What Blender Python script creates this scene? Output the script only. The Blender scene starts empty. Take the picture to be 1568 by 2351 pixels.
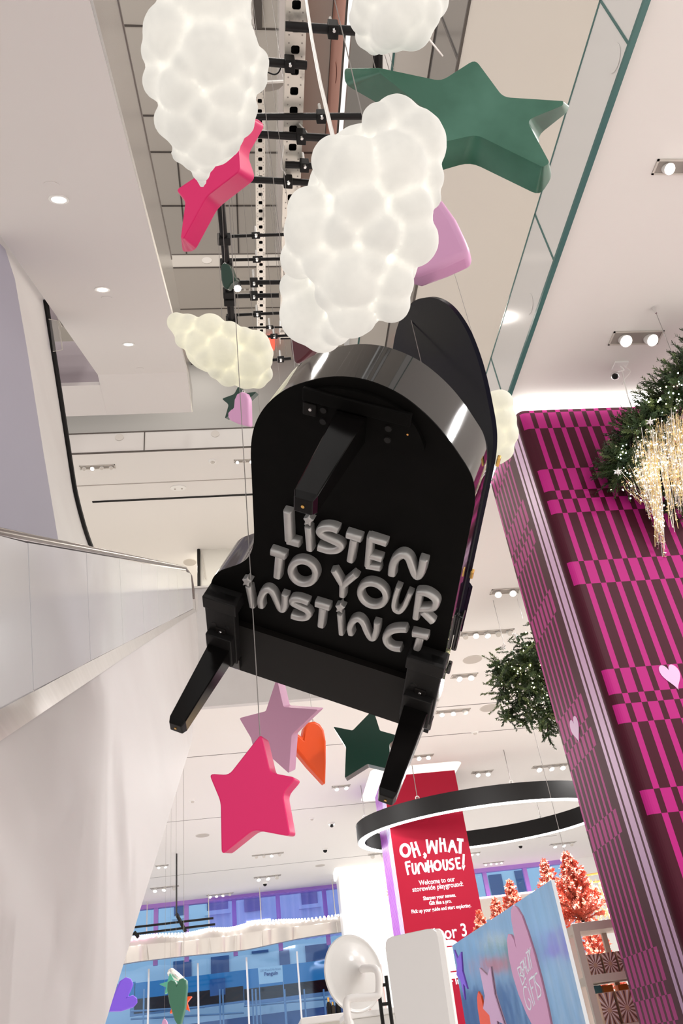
import bpy, math, random
from mathutils import Vector, Matrix
random.seed(7)
sc = bpy.context.scene
COL = sc.collection
W, H, F = 1568.0, 2351.0, 1866.406
YAW, PITCH, ROLL = 0.1539779, 0.6053205, -0.1387779
# ------------------------------------------------------------------ camera
_fw = Vector((math.sin(YAW)*math.cos(PITCH), math.cos(YAW)*math.cos(PITCH), math.sin(PITCH)))
_rt0 = Vector((math.cos(YAW), -math.sin(YAW), 0))
_up0 = _rt0.cross(_fw)
CR = _rt0*math.cos(ROLL) + _up0*math.sin(ROLL)
CU = -_rt0*math.sin(ROLL) + _up0*math.cos(ROLL)
CF = _fw
cam = bpy.data.cameras.new('camera')
cam_o = bpy.data.objects.new('camera', cam); COL.objects.link(cam_o)
cam.sensor_fit = 'VERTICAL'; cam.sensor_height = 36.0; cam.sensor_width = 36.0*W/H
cam.lens = 36.0*F/H; cam.clip_start = 0.05; cam.clip_end = 500
m = Matrix((CR, CU, -CF)).transposed().to_4x4()
cam_o.matrix_world = m
sc.camera = cam_o
# ------------------------------------------------------------------ world, lamps, exposure
wd = bpy.data.worlds.new('world'); sc.world = wd; wd.use_nodes = True
bg = wd.node_tree.nodes['Background']
bg.inputs[0].default_value = (1.0, 0.965, 0.93, 1); bg.inputs[1].default_value = 0.92
def area(name, loc, sx, sy, power, color=(1, .93, .85), rot=(0, 0, 0)):
    l = bpy.data.lights.new(name, 'AREA'); l.shape = 'RECTANGLE'; l.size = sx; l.size_y = sy
    l.energy = power; l.color = color
    o = bpy.data.objects.new(name, l); COL.objects.link(o); o.location = loc; o.rotation_euler = rot
    return o
for (x, y, e) in ((6, 2.5, 260), (10, 3.0, 320), (14, 6, 300), (6.5, 12, 220), (9.5, 15, 200), (6, 18.5, 190), (10, 22, 190), (1.5, 21.5, 190), (-1.5, 25, 200), (3, 28, 210), (8, 28, 200), (0, 32, 220), (6, 33.5, 220)):
    area('ceiling_lamp', (x, y, 6.94), 1.2, .25, e, (1, .98, .96))
for (x, y) in ((6.5, 4), (7.5, 9.5)):
    area('upper_floor_fill', (x, y, 12.04), 1.2, .25, 105, (1, .93, .86))  # added fill lamp, keeps the upper floor from going dark
for (x, y) in ((-3.2, 17), (-1, 20), (1.5, 17.5)):
    area('landing_lamp', (x, y, 12.33), 1.2, .25, 82, (1, .94, .84))
for (x, y) in ((2, 1.5), (0.5, 6), (-4, 7)):
    area('atrium_fill', (x, y, 24.3), 1.5, .6, 270, (1, .94, .88))  # added fill lamp under the roof, brightens the well
area('coral_fill_lamp', (4.4, 10.7, 6.94), .6, .25, 330, (1, .97, .93)).data.spread = math.radians(62)  # added lamp aimed down to brighten the coral trees
area('upper_landing_lamp', (-1.0, 16.8, 18.9), 1.2, .25, 58, (1, .93, .85))
sc.view_settings.view_transform = 'Standard'; sc.view_settings.look = 'None'
sc.view_settings.gamma = 1.0; sc.view_settings.use_curve_mapping = False
sc.view_settings.exposure = 0.35
sc.cycles.use_denoising = True
sc.cycles.max_bounces = 8; sc.cycles.diffuse_bounces = 5; sc.cycles.glossy_bounces = 4
sc.cycles.transmission_bounces = 4; sc.cycles.transparent_max_bounces = 10
sc.cycles.sample_clamp_indirect = 4.0
sc.cycles.caustics_reflective = False; sc.cycles.caustics_refractive = False

# ------------------------------------------------------------------ picture point -> place
def ray(px, py):
    return (CF*F + CR*(px-W/2) - CU*(py-H/2)).normalized()
def atz(q, z): d = ray(*q); return d*(z/d.z)
def atx(q, x): d = ray(*q); return d*(x/d.x)
def aty(q, y): d = ray(*q); return d*(y/d.y)
def atp(q, p0, n): d = ray(*q); return d*(p0.dot(n)/d.dot(n))
V = Vector

# ------------------------------------------------------------------ materials
def mat(name, col, rough=.5, metal=0., spec=.5, emit=None, es=0., noise=None, bump=None, coat=0.):
    M = bpy.data.materials.new(name); M.use_nodes = True
    N = M.node_tree.nodes; L = M.node_tree.links; b = N['Principled BSDF']
    b.inputs['Base Color'].default_value = (*col, 1); b.inputs['Roughness'].default_value = rough
    b.inputs['Metallic'].default_value = metal; b.inputs['Specular IOR Level'].default_value = spec
    b.inputs['Coat Weight'].default_value = coat; b.inputs['Coat Roughness'].default_value = .05
    if emit: b.inputs['Emission Color'].default_value = (*emit, 1); b.inputs['Emission Strength'].default_value = es
    if noise:
        tc = N.new('ShaderNodeTexCoord'); nz = N.new('ShaderNodeTexNoise'); nz.inputs['Scale'].default_value = noise[0]
        nz.inputs['Detail'].default_value = 6
        if len(noise) > 3:
            mp = N.new('ShaderNodeMapping'); mp.inputs['Scale'].default_value = noise[3]
            L.new(tc.outputs['Object'], mp.inputs[0]); L.new(mp.outputs[0], nz.inputs['Vector'])
        else: L.new(tc.outputs['Object'], nz.inputs['Vector'])
        mx = N.new('ShaderNodeMix'); mx.data_type = 'RGBA'
        mx.inputs['A'].default_value = (*col, 1); mx.inputs['B'].default_value = (*noise[1], 1)
        rp = N.new('ShaderNodeValToRGB'); rp.color_ramp.elements[0].position = noise[2][0]; rp.color_ramp.elements[1].position = noise[2][1]
        L.new(nz.outputs['Fac'], rp.inputs[0]); L.new(rp.outputs[0], mx.inputs['Factor']); L.new(mx.outputs['Result'], b.inputs['Base Color'])
    if bump:
        tc = N.new('ShaderNodeTexCoord'); nz = N.new('ShaderNodeTexNoise'); nz.inputs['Scale'].default_value = bump[0]
        L.new(tc.outputs['Object'], nz.inputs['Vector'])
        bp = N.new('ShaderNodeBump'); bp.inputs['Strength'].default_value = bump[1]; bp.inputs['Distance'].default_value = .02
        L.new(nz.outputs['Fac'], bp.inputs['Height']); L.new(bp.outputs[0], b.inputs['Normal'])
    return M
def srgb(r, g, b):
    f = lambda c: (c/255/12.92) if c/255 <= .04045 else ((c/255+.055)/1.055)**2.4
    return (f(r), f(g), f(b))
M = {}
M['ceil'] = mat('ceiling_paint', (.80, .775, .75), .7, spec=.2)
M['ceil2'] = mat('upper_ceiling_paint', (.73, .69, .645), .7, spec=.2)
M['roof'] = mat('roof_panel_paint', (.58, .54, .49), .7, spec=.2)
M['soffit'] = mat('soffit_paint', (.73, .70, .69), .65, spec=.25)
M['floor'] = mat('pale_terrazzo', (.80, .77, .74), .3, noise=(60, (.7, .66, .62), (.45, .6)))
M['wallw'] = mat('white_plaster', (.62, .605, .60), .6, spec=.3, noise=(1.2, (.575, .555, .55), (.35, .7), (1, .25, 1)))
M['lav'] = mat('lavender_shade_tone', (.47, .455, .55), .7)  # bluish shade on the white left wall, put into the colour
M['dlav'] = mat('mauve_grey_tone', (.42, .37, .40), .7)  # shade of the soffit recess put into this colour
M['greyw'] = mat('grey_paint', (.36, .35, .335), .7)
M['cream'] = mat('cream_panel', (.80, .78, .72), .6)
M['wallr'] = mat('white_cladding_paint', (.88, .86, .845), .55, noise=(.9, (.82, .79, .78), (.4, .7), (1, .3, 1)))
M['steel'] = mat('brushed_steel', (.82, .80, .77), .3, 1., noise=(3, (.76, .74, .71), (.3, .7), (.3, .3, 14)))
M['steelp'] = mat('satin_steel_cladding', (.86, .84, .80), .22, .75, bump=(1.2, .08))
M['rail'] = mat('handrail_bronze', (.20, .17, .16), .3, .5)
M['black'] = mat('matt_black', (.006, .0055, .0055), .55, spec=.25)
M['blackpipe'] = mat('black_pipe_paint', (.008, .007, .007), .4, spec=.22)
M['lacq'] = mat('black_lacquer', (.006, .0055, .006), .06, spec=.6, coat=.6)
M['under'] = mat('black_board', (.0022, .0020, .0018), .6, spec=.06, noise=(9, (.003, .0027, .0025), (.4, .7)))
M['under2'] = mat('black_board_keybed', (.0065, .0055, .005), .55, spec=.14)
M['lidin'] = mat('lid_lacquer', (.005, .0045, .012), .22, spec=.07)
M['legb'] = mat('black_satin_lacquer', (.004, .0035, .0035), .16, spec=.16)
M['gold'] = mat('brass', (.85, .52, .16), .25, 1.)
M['silver'] = mat('silver_letter_paint', (.47, .465, .46), .30, .55, noise=(14, (.42, .415, .41), (.4, .7)))
M['chromebolt'] = mat('bolt_steel', (.8, .8, .8), .2, 1.)
M['glassw'] = mat('back_painted_glass', (.66, .69, .69), .12, noise=(.35, (.60, .60, .66), (.35, .65)))
M['fascia'] = mat('back_painted_fascia_glass', (.80, .775, .75), .08, spec=.6)
M['fascia_s'] = mat('silvered_fascia_glass', (.55, .54, .53), .12, .8)
M['teal'] = mat('glass_edge_teal', (.06, .16, .15), .2)
M['seam'] = mat('dark_seam', (.10, .085, .075), .7)
M['seaml'] = mat('pale_seam', (.45, .41, .38), .7)
M['pinkf'] = mat('pink_fascia_paint', (.56, .30, .24), .5)
M['pink'] = mat('hot_pink_paint', (.72, .012, .14), .38, spec=.4)
M['green'] = mat('chalky_green_paint', (.018, .105, .062), .33, noise=(3.2, (.05, .17, .115), (.45, .72)))
M['dgreen'] = mat('deep_green_paint', (.004, .036, .022), .28)
M['lilac'] = mat('lilac_paint', (.70, .36, .60), .4)
M['lilac2'] = mat('mauve_lilac_paint', (.62, .33, .49), .45)
M['orange'] = mat('orange_paint', (.93, .095, .006), .35)
M['maroon'] = mat('maroon_paint', (.075, .008, .016), .35)
M['purple'] = mat('violet_paint', (.22, .10, .80), .45)
M['sage'] = mat('sage_green_paint', (.04, .17, .10), .4)
M['mint'] = mat('mint_green_paint', (.10, .45, .30), .4)
M['alu'] = mat('scuffed_aluminium', (.80, .77, .70), .35, .55, noise=(2.6, (.16, .15, .14), (.56, .74)))
M['cable'] = mat('white_cable', (.85, .83, .80), .4)
M['wire'] = mat('grey_wire', (.30, .28, .27), .4, .6)
M['fixture'] = mat('fixture_grey', (.62, .58, .53), .5)
M['recess'] = mat('recess_grey', (.34, .31, .28), .6)
M['white'] = mat('white_enamel', (.86, .85, .83), .35)
M['dishw'] = mat('pearl_white_enamel', (.66, .65, .63), .25)
M['lampon'] = mat('lit_lens', (1, .97, .92), .4, emit=(1, .96, .9), es=6.)
M['cove'] = mat('cove_glow', (1, .98, .95), .5, emit=(1, .97, .93), es=2.2)
M['covedim'] = mat('cove_frame_glow', (.9, .88, .82), .5, emit=(1, .98, .9), es=.6)
M['speaker'] = mat('speaker_grille', (.50, .46, .42), .8)
M['exit'] = mat('red_sign_glow', (.9, .08, .05), .5, emit=(1, .10, .06), es=1.1)
M['mar'] = mat('burgundy_print', srgb(66, 14, 32), .5, spec=.16)
M['mag'] = mat('magenta_print', srgb(172, 32, 118), .5, spec=.16)
M['lav2'] = mat('pale_lilac_print', srgb(216, 176, 214), .35)
M['smar'] = mat('hazed_burgundy_print', srgb(82, 44, 54), .5, spec=.14)  # side copy of the burgundy, hazy light put into the colour
M['smag'] = mat('hazed_magenta_print', srgb(180, 62, 134), .5, spec=.2)  # side copy of the magenta, hazy light put into the colour
M['red'] = mat('red_banner_print', srgb(158, 10, 44), .55, spec=.2)
M['pside'] = mat('violet_banner_print', srgb(190, 110, 205), .4)
M['pside2'] = mat('pale_violet_print', srgb(220, 205, 245), .4)
M['print'] = mat('glowing_white_print', (.92, .90, .95), .5, emit=(.9, .9, 1), es=.35)  # plain lettering given a faint glow of its own
M['led'] = mat('led_white', (1, 1, 1), .4, emit=(1, .98, .97), es=5)
M['ledp'] = mat('led_pink', (1, .6, .9), .4, emit=(1, .55, .85), es=5)
M['fir'] = mat('fir_needles', (.055, .105, .028), .55, noise=(4, (.02, .045, .018), (.35, .65)))
M['fir2'] = mat('fir_needles_light', (.16, .22, .07), .55, noise=(5, (.07, .12, .04), (.35, .65)))
M['bark'] = mat('dark_twig', (.03, .022, .014), .7)
M['coral'] = mat('coral_tinsel', (1., .30, .19), .5, noise=(6, (1., .46, .34), (.4, .65)))
M['fairy'] = mat('fairy_light', (1, .9, .6), .4, emit=(1, .86, .52), es=9)
M['fairyb'] = mat('cool_fairy_light', (.9, .93, 1), .4, emit=(.84, .88, 1), es=9)
M['tinsel'] = mat('gold_tinsel', (.96, .74, .38), .28, .9)
M['tinsel2'] = mat('silver_tinsel', (.93, .90, .85), .25, .9)
M['chrome'] = mat('mirror_chrome', (.74, .75, .77), .12, 1., noise=(1.2, (.66, .66, .68), (.4, .6), (5, 5, .4)), bump=(2.2, .22))
M['panelg'] = mat('satin_grey_panel', (.60, .58, .57), .25, .3)
M['putty'] = mat('putty_paint', (.56, .51, .46), .55)
M['boxp'] = mat('gift_box_print', (.55, .36, .26), .45)
M['boxd'] = mat('gift_box_dark_print', (.12, .05, .06), .45)
M['boxl'] = mat('gift_box_light_print', (.80, .76, .82), .45)
M['boxo'] = mat('orange_box_print', (.9, .30, .04), .45)
M['boxt'] = mat('teal_box_print', (.10, .35, .42), .45)
M['pinkbox'] = mat('pale_pink_box', (.9, .58, .54), .5)
M['fac'] = mat('blue_lit_stone', (.80, .88, 1.0), .8)  # blue daylight put into this and the street colours below
M['facd'] = mat('dark_window_glass', (.07, .12, .30), .25)
M['facb'] = mat('blue_hoarding', (.02, .27, .58), .6)
M['facb2'] = mat('deep_blue_shade', (.03, .14, .38), .6)
M['scaf'] = mat('scaffold_steel', (.25, .36, .55), .4, .6)
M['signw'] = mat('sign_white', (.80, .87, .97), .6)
M['signb'] = mat('sign_blue_print', (.04, .10, .30), .6)
M['valance'] = mat('wavy_valance_metal', (.74, .68, .62), .25, .55, bump=(.7, .15))
M['mull'] = mat('pale_mullion', (.75, .76, .80), .4)
M['mullp'] = mat('violet_mullion', (.40, .22, .62), .4)

def tinted(name, tint, gl, fac):
    m_ = bpy.data.materials.new(name); m_.use_nodes = True; N = m_.node_tree.nodes; L = m_.node_tree.links
    N.remove(N['Principled BSDF']); o = N['Material Output']
    t = N.new('ShaderNodeBsdfTransparent'); t.inputs[0].default_value = (*tint, 1)
    g = N.new('ShaderNodeBsdfGlossy'); g.inputs[0].default_value = (*gl, 1); g.inputs['Roughness'].default_value = .04
    x = N.new('ShaderNodeMixShader'); x.inputs[0].default_value = fac
    L.new(t.outputs[0], x.inputs[1]); L.new(g.outputs[0], x.inputs[2]); L.new(x.outputs[0], o.inputs[0]); return m_
M['glass'] = tinted('daylight_blue_glass', (.66, .86, 1.0), (.8, .85, 1), .06)  # blue cast of the daylight outside put into the tint
M['acryl'] = tinted('clear_acrylic', (.93, .93, .95), (1, 1, 1), .08)
def sheer():
    m_ = bpy.data.materials.new('violet_sheer'); m_.use_nodes = True; N = m_.node_tree.nodes; L = m_.node_tree.links
    N.remove(N['Principled BSDF']); o = N['Material Output']
    t = N.new('ShaderNodeBsdfTransparent'); t.inputs[0].default_value = (.80, .74, 1, 1)
    g = N.new('ShaderNodeBsdfDiffuse'); g.inputs[0].default_value = (.42, .34, .90, 1)
    x = N.new('ShaderNodeMixShader'); x.inputs[0].default_value = .30
    L.new(t.outputs[0], x.inputs[1]); L.new(g.outputs[0], x.inputs[2]); L.new(x.outputs[0], o.inputs[0]); return m_
M['sheer'] = sheer()
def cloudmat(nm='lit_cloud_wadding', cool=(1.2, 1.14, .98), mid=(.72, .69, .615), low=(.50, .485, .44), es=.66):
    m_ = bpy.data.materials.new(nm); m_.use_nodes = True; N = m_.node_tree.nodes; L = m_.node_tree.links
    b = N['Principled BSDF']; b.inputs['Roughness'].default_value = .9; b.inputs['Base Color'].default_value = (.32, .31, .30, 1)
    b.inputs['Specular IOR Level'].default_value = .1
    g = N.new('ShaderNodeNewGeometry'); r = N.new('ShaderNodeValToRGB')  # inner lamp glow painted by pointiness: creases bright, lobes dim
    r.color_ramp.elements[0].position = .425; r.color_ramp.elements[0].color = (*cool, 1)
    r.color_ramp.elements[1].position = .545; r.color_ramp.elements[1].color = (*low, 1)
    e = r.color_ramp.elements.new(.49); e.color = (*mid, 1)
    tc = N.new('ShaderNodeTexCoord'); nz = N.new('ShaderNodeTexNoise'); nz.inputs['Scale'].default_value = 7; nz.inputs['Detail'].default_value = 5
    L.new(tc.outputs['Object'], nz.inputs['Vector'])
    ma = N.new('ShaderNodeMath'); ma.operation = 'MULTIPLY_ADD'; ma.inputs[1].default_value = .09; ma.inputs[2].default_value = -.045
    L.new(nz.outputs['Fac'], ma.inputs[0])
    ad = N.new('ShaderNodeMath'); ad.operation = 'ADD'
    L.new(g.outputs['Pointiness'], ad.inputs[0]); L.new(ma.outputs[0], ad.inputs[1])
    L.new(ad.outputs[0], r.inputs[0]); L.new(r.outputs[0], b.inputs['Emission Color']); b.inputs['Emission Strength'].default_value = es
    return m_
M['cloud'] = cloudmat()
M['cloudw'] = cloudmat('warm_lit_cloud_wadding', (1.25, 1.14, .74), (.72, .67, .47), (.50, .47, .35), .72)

# ------------------------------------------------------------------ mesh helpers
class MB:
    def __init__(s): s.v = []; s.f = []; s.mi = []
    def add(s, vs, fs, mi=0):
        o = len(s.v); s.v += [tuple(p) for p in vs]; s.f += [tuple(i+o for i in f) for f in fs]; s.mi += [mi]*len(fs); return s
    def box(s, lo, hi, mi=0):
        x0, y0, z0 = lo; x1, y1, z1 = hi
        return s.add([(x0, y0, z0), (x1, y0, z0), (x1, y1, z0), (x0, y1, z0), (x0, y0, z1), (x1, y0, z1), (x1, y1, z1), (x0, y1, z1)],
                     [(0, 3, 2, 1), (4, 5, 6, 7), (0, 1, 5, 4), (1, 2, 6, 5), (2, 3, 7, 6), (3, 0, 4, 7)], mi)
    def obox(s, c, ax, half, mi=0):
        c = V(c); P = []
        for sz in (-1, 1):
            for sx, sy in ((-1, -1), (1, -1), (1, 1), (-1, 1)):
                P.append(c+ax[0]*half[0]*sx+ax[1]*half[1]*sy+ax[2]*half[2]*sz)
        return s.add(P, [(0, 3, 2, 1), (4, 5, 6, 7), (0, 1, 5, 4), (1, 2, 6, 5), (2, 3, 7, 6), (3, 0, 4, 7)], mi)
    def prism(s, pts, d, mi=0):
        n = len(pts); P = [V(p) for p in pts]+[V(p)+V(d) for p in pts]
        return s.add(P, [tuple(range(n)), tuple(range(2*n-1, n-1, -1))]+[(i, n+i, n+(i+1) % n, (i+1) % n) for i in range(n)], mi)
    def tube(s, pts, r, n=8, mi=0, caps=True, closed=False):
        pts = [V(p) for p in pts]; k = len(pts); rr = r if isinstance(r, (list, tuple)) else [r]*k
        vs = []; up = None
        for i, p in enumerate(pts):
            if closed: t = (pts[(i+1) % k]-pts[i-1])
            else: t = pts[min(i+1, k-1)]-pts[max(i-1, 0)]
            t.normalize()
            if up is None: up = t.orthogonal().normalized()
            up = (up-t*up.dot(t)); up = up.normalized() if up.length > 1e-6 else t.orthogonal().normalized()
            b = t.cross(up)
            for j in range(n):
                a = 2*math.pi*j/n; vs.append(p+(up*math.cos(a)+b*math.sin(a))*rr[i])
        fs = []
        for i in range(k if closed else k-1):
            i2 = (i+1) % k
            for j in range(n): fs.append((i*n+j, i*n+(j+1) % n, i2*n+(j+1) % n, i2*n+j))
        if caps and not closed: fs += [tuple(range(n-1, -1, -1)), tuple((k-1)*n+j for j in range(n))]
        return s.add(vs, fs, mi)
    def ball(s, c, r, mi=0, n=8, m_=6):
        c = V(c); vs = [c+V((0, 0, r))]
        for i in range(1, m_):
            th = math.pi*i/m_
            for j in range(n):
                a = 2*math.pi*j/n; vs.append(c+V((math.sin(th)*math.cos(a), math.sin(th)*math.sin(a), math.cos(th)))*r)
        vs.append(c-V((0, 0, r))); fs = []
        for j in range(n): fs.append((0, 1+j, 1+(j+1) % n))
        for i in range(m_-2):
            for j in range(n): fs.append((1+i*n+j, 1+(i+1)*n+j, 1+(i+1)*n+(j+1) % n, 1+i*n+(j+1) % n))
        l = len(vs)-1; b = 1+(m_-2)*n
        for j in range(n): fs.append((l, b+(j+1) % n, b+j))
        return s.add(vs, fs, mi)
    def disc(s, c, n_, r0, r1, h, seg=24, mi=0):
        """frustum: radius r0 at c, r1 at c + n*h"""
        n_ = V(n_).normalized(); a = n_.orthogonal().normalized(); b = n_.cross(a); c = V(c)
        vs = []
        for r, o in ((r0, 0), (r1, h)):
            for j in range(seg):
                t = 2*math.pi*j/seg; vs.append(c+n_*o+(a*math.cos(t)+b*math.sin(t))*r)
        return s.add(vs, [tuple(range(seg-1, -1, -1)), tuple(range(seg, 2*seg))]+[(j, (j+1) % seg, seg+(j+1) % seg, seg+j) for j in range(seg)], mi)
    def build(s, name, mats, parent=None, smooth=None, bevel=None, origin=None):
        me = bpy.data.meshes.new(name)
        o = bpy.data.objects.new(name, me); COL.objects.link(o)
        off = V((0, 0, 0))
        if parent is not None: off = parent.matrix_world.translation.copy() if parent.type == 'EMPTY' else V(parent.get('_o', (0, 0, 0)))
        elif origin is not None: off = V(origin)
        elif s.v:
            xs = [p[0] for p in s.v]; ys = [p[1] for p in s.v]; zs = [p[2] for p in s.v]
            off = V(((min(xs)+max(xs))/2, (min(ys)+max(ys))/2, min(zs)))
        me.from_pydata([tuple(V(p)-off) for p in s.v], [], s.f)
        mats = mats if isinstance(mats, (list, tuple)) else [mats]
        for q in mats: me.materials.append(M[q] if isinstance(q, str) else q)
        if len(mats) > 1: me.polygons.foreach_set('material_index', s.mi)
        me.validate(); me.update()
        if smooth is not None:
            me.shade_smooth(); me.set_sharp_from_angle(angle=math.radians(smooth))
        if parent is not None:
            o.parent = parent
            if parent.type != 'EMPTY': o.location = (0, 0, 0)
        else: o.location = off
        o['_o'] = tuple(off)
        if bevel:
            b = o.modifiers.new('bevel', 'BEVEL'); b.width = bevel[0]; b.segments = bevel[1]; b.limit_method = 'ANGLE'; b.angle_limit = math.radians(bevel[2] if len(bevel) > 2 else 40)
        return o
def tag(o, label, cat, group=None, kind=None):
    o['label'] = label; o['category'] = cat
    if group: o['group'] = group
    if kind: o['kind'] = kind
    return o
def thing(name, loc, label, cat, group=None):
    o = bpy.data.objects.new(name, None); COL.objects.link(o); o.location = loc; o.empty_display_size = .05
    bpy.context.view_layer.update()
    o.matrix_world = Matrix.Translation(V(loc))
    return tag(o, label, cat, group)
def struct(mb, name, mats, **k):
    o = mb.build(name, mats, **k); o['kind'] = 'structure'; return o
X_, Y_, Z_ = V((1, 0, 0)), V((0, 1, 0)), V((0, 0, 1))
def fixn(o):
    import bmesh
    b = bmesh.new(); b.from_mesh(o.data); bmesh.ops.recalc_face_normals(b, faces=b.faces); b.to_mesh(o.data); b.free(); return o
def catmull(pts, n=6, closed=True):
    k = len(pts); out = []
    for i in range(k if closed else k-1):
        if closed: p0, p1, p2, p3 = pts[i-1], pts[i], pts[(i+1) % k], pts[(i+2) % k]
        else: p0, p1, p2, p3 = pts[max(i-1, 0)], pts[i], pts[i+1], pts[min(i+2, k-1)]
        for j in range(n):
            t = j/n
            out.append(tuple(.5*((2*p1[c])+(-p0[c]+p2[c])*t+(2*p0[c]-5*p1[c]+4*p2[c]-p3[c])*t*t+(-p0[c]+3*p1[c]-3*p2[c]+p3[c])*t**3) for c in range(len(p1))))
    if not closed: out.append(tuple(pts[-1]))
    return out
def overhead(x, y):
    """height of what a wire at (x, y) hangs from"""
    if x > X1 or y > YE: return ZC
    return 12.4 if y > 14.83 else 26.0
ZC, ZF, X1, YE = 7.0, 7.82, 3.6, 17.3

# ================================================================== THE BUILDING
ZC, ZF, X1 = 7.0, 7.82, 3.6
YE = 17.3     # far end of the well on this floor
FL = -1.45
struct(MB().box((-16, -9, FL-.2), (24, 38.6, FL)), 'floor', 'floor')
struct(MB().box((-45, 38.6, FL-.2), (45, 60, FL)), 'ground_street', 'seaml')
# main ceiling, L-shaped round the well
c = MB().prism([(X1, -7, ZC), (24, -7, ZC), (24, 38.6, ZC), (-16, 38.6, ZC), (-16, YE, ZC), (X1, YE, ZC)], (0, 0, .8))
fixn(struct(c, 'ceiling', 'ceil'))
# seams in the main ceiling
s = MB()
for yy, x0, x1 in ((2.62*7, X1, 14), (2.904*7, -9, 12), (3.712*7, -9, 12), (4.76*7, -9, 12)):
    s.box((x0, yy-.012, ZC-.004), (x1, yy+.012, ZC+.01))
struct(s, 'trim_1', 'seam')
# glass fascia along the right side of the well
yj = [-4.0]+[atx(q, X1).y for q in ((1460, 103), (1284, 597), (1165, 910))]+[10.6, 13.9, YE]
f = MB()
for i in range(len(yj)-1):
    f.box((X1-.06, yj[i]+.012, ZC-.02), (X1-.03, yj[i+1]-.012, ZF))
struct(f, 'wall_fascia', 'fascia')
e = MB().box((X1-.075, -4, ZC-.05), (X1-.02, YE, ZC-.012))
for y in yj[1:-1]: e.box((X1-.066, y-.013, ZC-.02), (X1-.025, y+.013, ZF))
e.box((X1-.066, -4, ZF-.012), (X1-.02, YE, ZF+.012))
struct(e, 'trim_2', 'teal')
r = MB()
for q in ((1410, 133), (1215, 698)):
    p = atx(q, X1-.063); r.disc(p, (-1, 0, 0), .12, .12, .006)
struct(r, 'trim_3', 'fascia')
# floor two: slab, ceiling, mirrored fascia
struct(MB().box((X1, -7, ZF-.02), (16, YE, ZF)), 'floor_upper', 'ceil')
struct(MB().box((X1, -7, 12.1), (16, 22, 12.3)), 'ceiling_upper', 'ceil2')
f = MB().box((X1-.03, -4, 12.1), (X1, 20, 13.69)); struct(f, 'wall_fascia_upper', 'fascia_s')
e = MB().box((X1-.05, -4, 12.08), (X1-.01, 20, 12.12)).box((X1-.05, -4, 13.67), (X1-.01, 20, 13.7))
for q in ((1055, 133),):
    y = atx(q, X1).y; e.box((X1-.045, y-.02, 12.1), (X1-.02, y+.02, 13.69))
for y in (8.8, 11.2, 13.5): e.box((X1-.045, y-.02, 12.1), (X1-.02, y+.02, 13.69))
struct(e, 'trim_4', 'seam')
# third and fourth levels on the right
struct(MB().box((X1, -7, 16.7), (16, 22, 16.9)), 'ceiling_third', 'ceil2')
struct(MB().box((X1-.03, -4, 16.7), (X1, 20, 18.0)), 'wall_fascia_third', 'fascia')
struct(MB().box((X1-.05, -4, 16.68), (X1-.01, 20, 16.74)), 'trim_5', 'teal')
struct(MB().box((X1, -7, 22.4), (16, 22, 22.6)), 'ceiling_fourth', 'fascia_s')
struct(MB().box((X1-.04, -4, 23.4), (X1, 22, 26.0)), 'wall_fascia_top', 'pinkf')
e = MB().box((X1-.06, -4, 23.36), (X1-.01, 22, 23.42)).box((X1-.06, -4, 25.98), (X1-.01, 22, 26.03))
struct(e, 'trim_6', 'seam')
p = atx((769, 167), X1-.06); struct(MB().disc(p, (-1, 0, 0), .28, .28, .01), 'trim_7', 'pinkf')
# roof over the well, with panel joints
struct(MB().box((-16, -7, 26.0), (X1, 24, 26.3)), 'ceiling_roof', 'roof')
s = MB()
for k in (.4475, .6785, .552, .60): s.box((-8, k*26-.03, 25.985), (X1, k*26+.03, 26.01))
for xk in (-.055, .0785, .02): s.box((xk*26-.025, 2, 25.985), (xk*26+.025, 11.6 if xk > .05 else 20, 26.01))
struct(s, 'trim_8', 'seam')
a = atz((592, 0), 25.9); b = atz((598, 65), 25.9)
struct(MB().box((a.x-.12, a.y-2, 25.9), (a.x+.12, b.y, 26.0)), 'trim_9', 'seam')
struct(MB().box((1.9, 2, 25.2), (2.6, 22, 26.0)), 'trim_10', 'fascia')
# landings at the far end of the well
YL = 14.83
struct(MB().box((-16, YL, 12.4), (X1, 26, 12.98)), 'ceiling_landing', 'ceil')
s = MB().box((-12, YL-.012, 12.375), (X1, YL+.02, 12.405)).box((-12, YL-.012, 12.97), (X1, YL+.02, 13.0))
x = aty((331.4, 1013), YL).x; s.box((x-.012, YL-.01, 12.4), (x+.012, YL+.01, 12.98))
struct(s, 'trim_11', 'seam')
s = MB().box((-10, 1.2945*12.4-.012, 12.39), (X1, 1.2945*12.4+.012, 12.41)); struct(s, 'trim_12', 'seaml')
a = atz((212, 1152), 12.4); b = atz((584, 1134.4), 12.4)
struct(MB().box((a.x, a.y-.03, 12.385), (b.x+.6, a.y+.03, 12.41)), 'trim_13', 'black')
struct(MB().box((-16, YL, 18.99), (X1, 26, 19.55)), 'ceiling_landing_upper', 'roof')
s = MB().box((-12, YL-.012, 18.97), (X1, YL+.02, 19.0)).box((-12, YL-.012, 19.53), (X1, YL+.02, 19.57)).box((-12, .8593*18.99-.012, 18.975), (X1, .8593*18.99+.012, 19.0))
struct(s, 'trim_14', 'seam')
struct(MB().box((-9, 18.45, 12.98), (X1, 18.6, 18.99)), 'wall_upper_back', 'greyw')
a = aty((438, 833), 18.4); b = aty((520, 831), 18.4)
struct(MB().box((a.x, 18.38, a.z-.04), (b.x, 18.45, a.z+.04)), 'trim_15', 'seam')
r = MB()
for q in ((274, 1004), (494, 996)): p = aty(q, YL-.004); r.disc(p, (0, -1, 0), .1, .1, .006)
p = aty((475, 598), YL-.004); r.disc(p, (0, -1, 0), .14, .14, .006)
struct(r, 'trim_16', 'ceil2')
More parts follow.
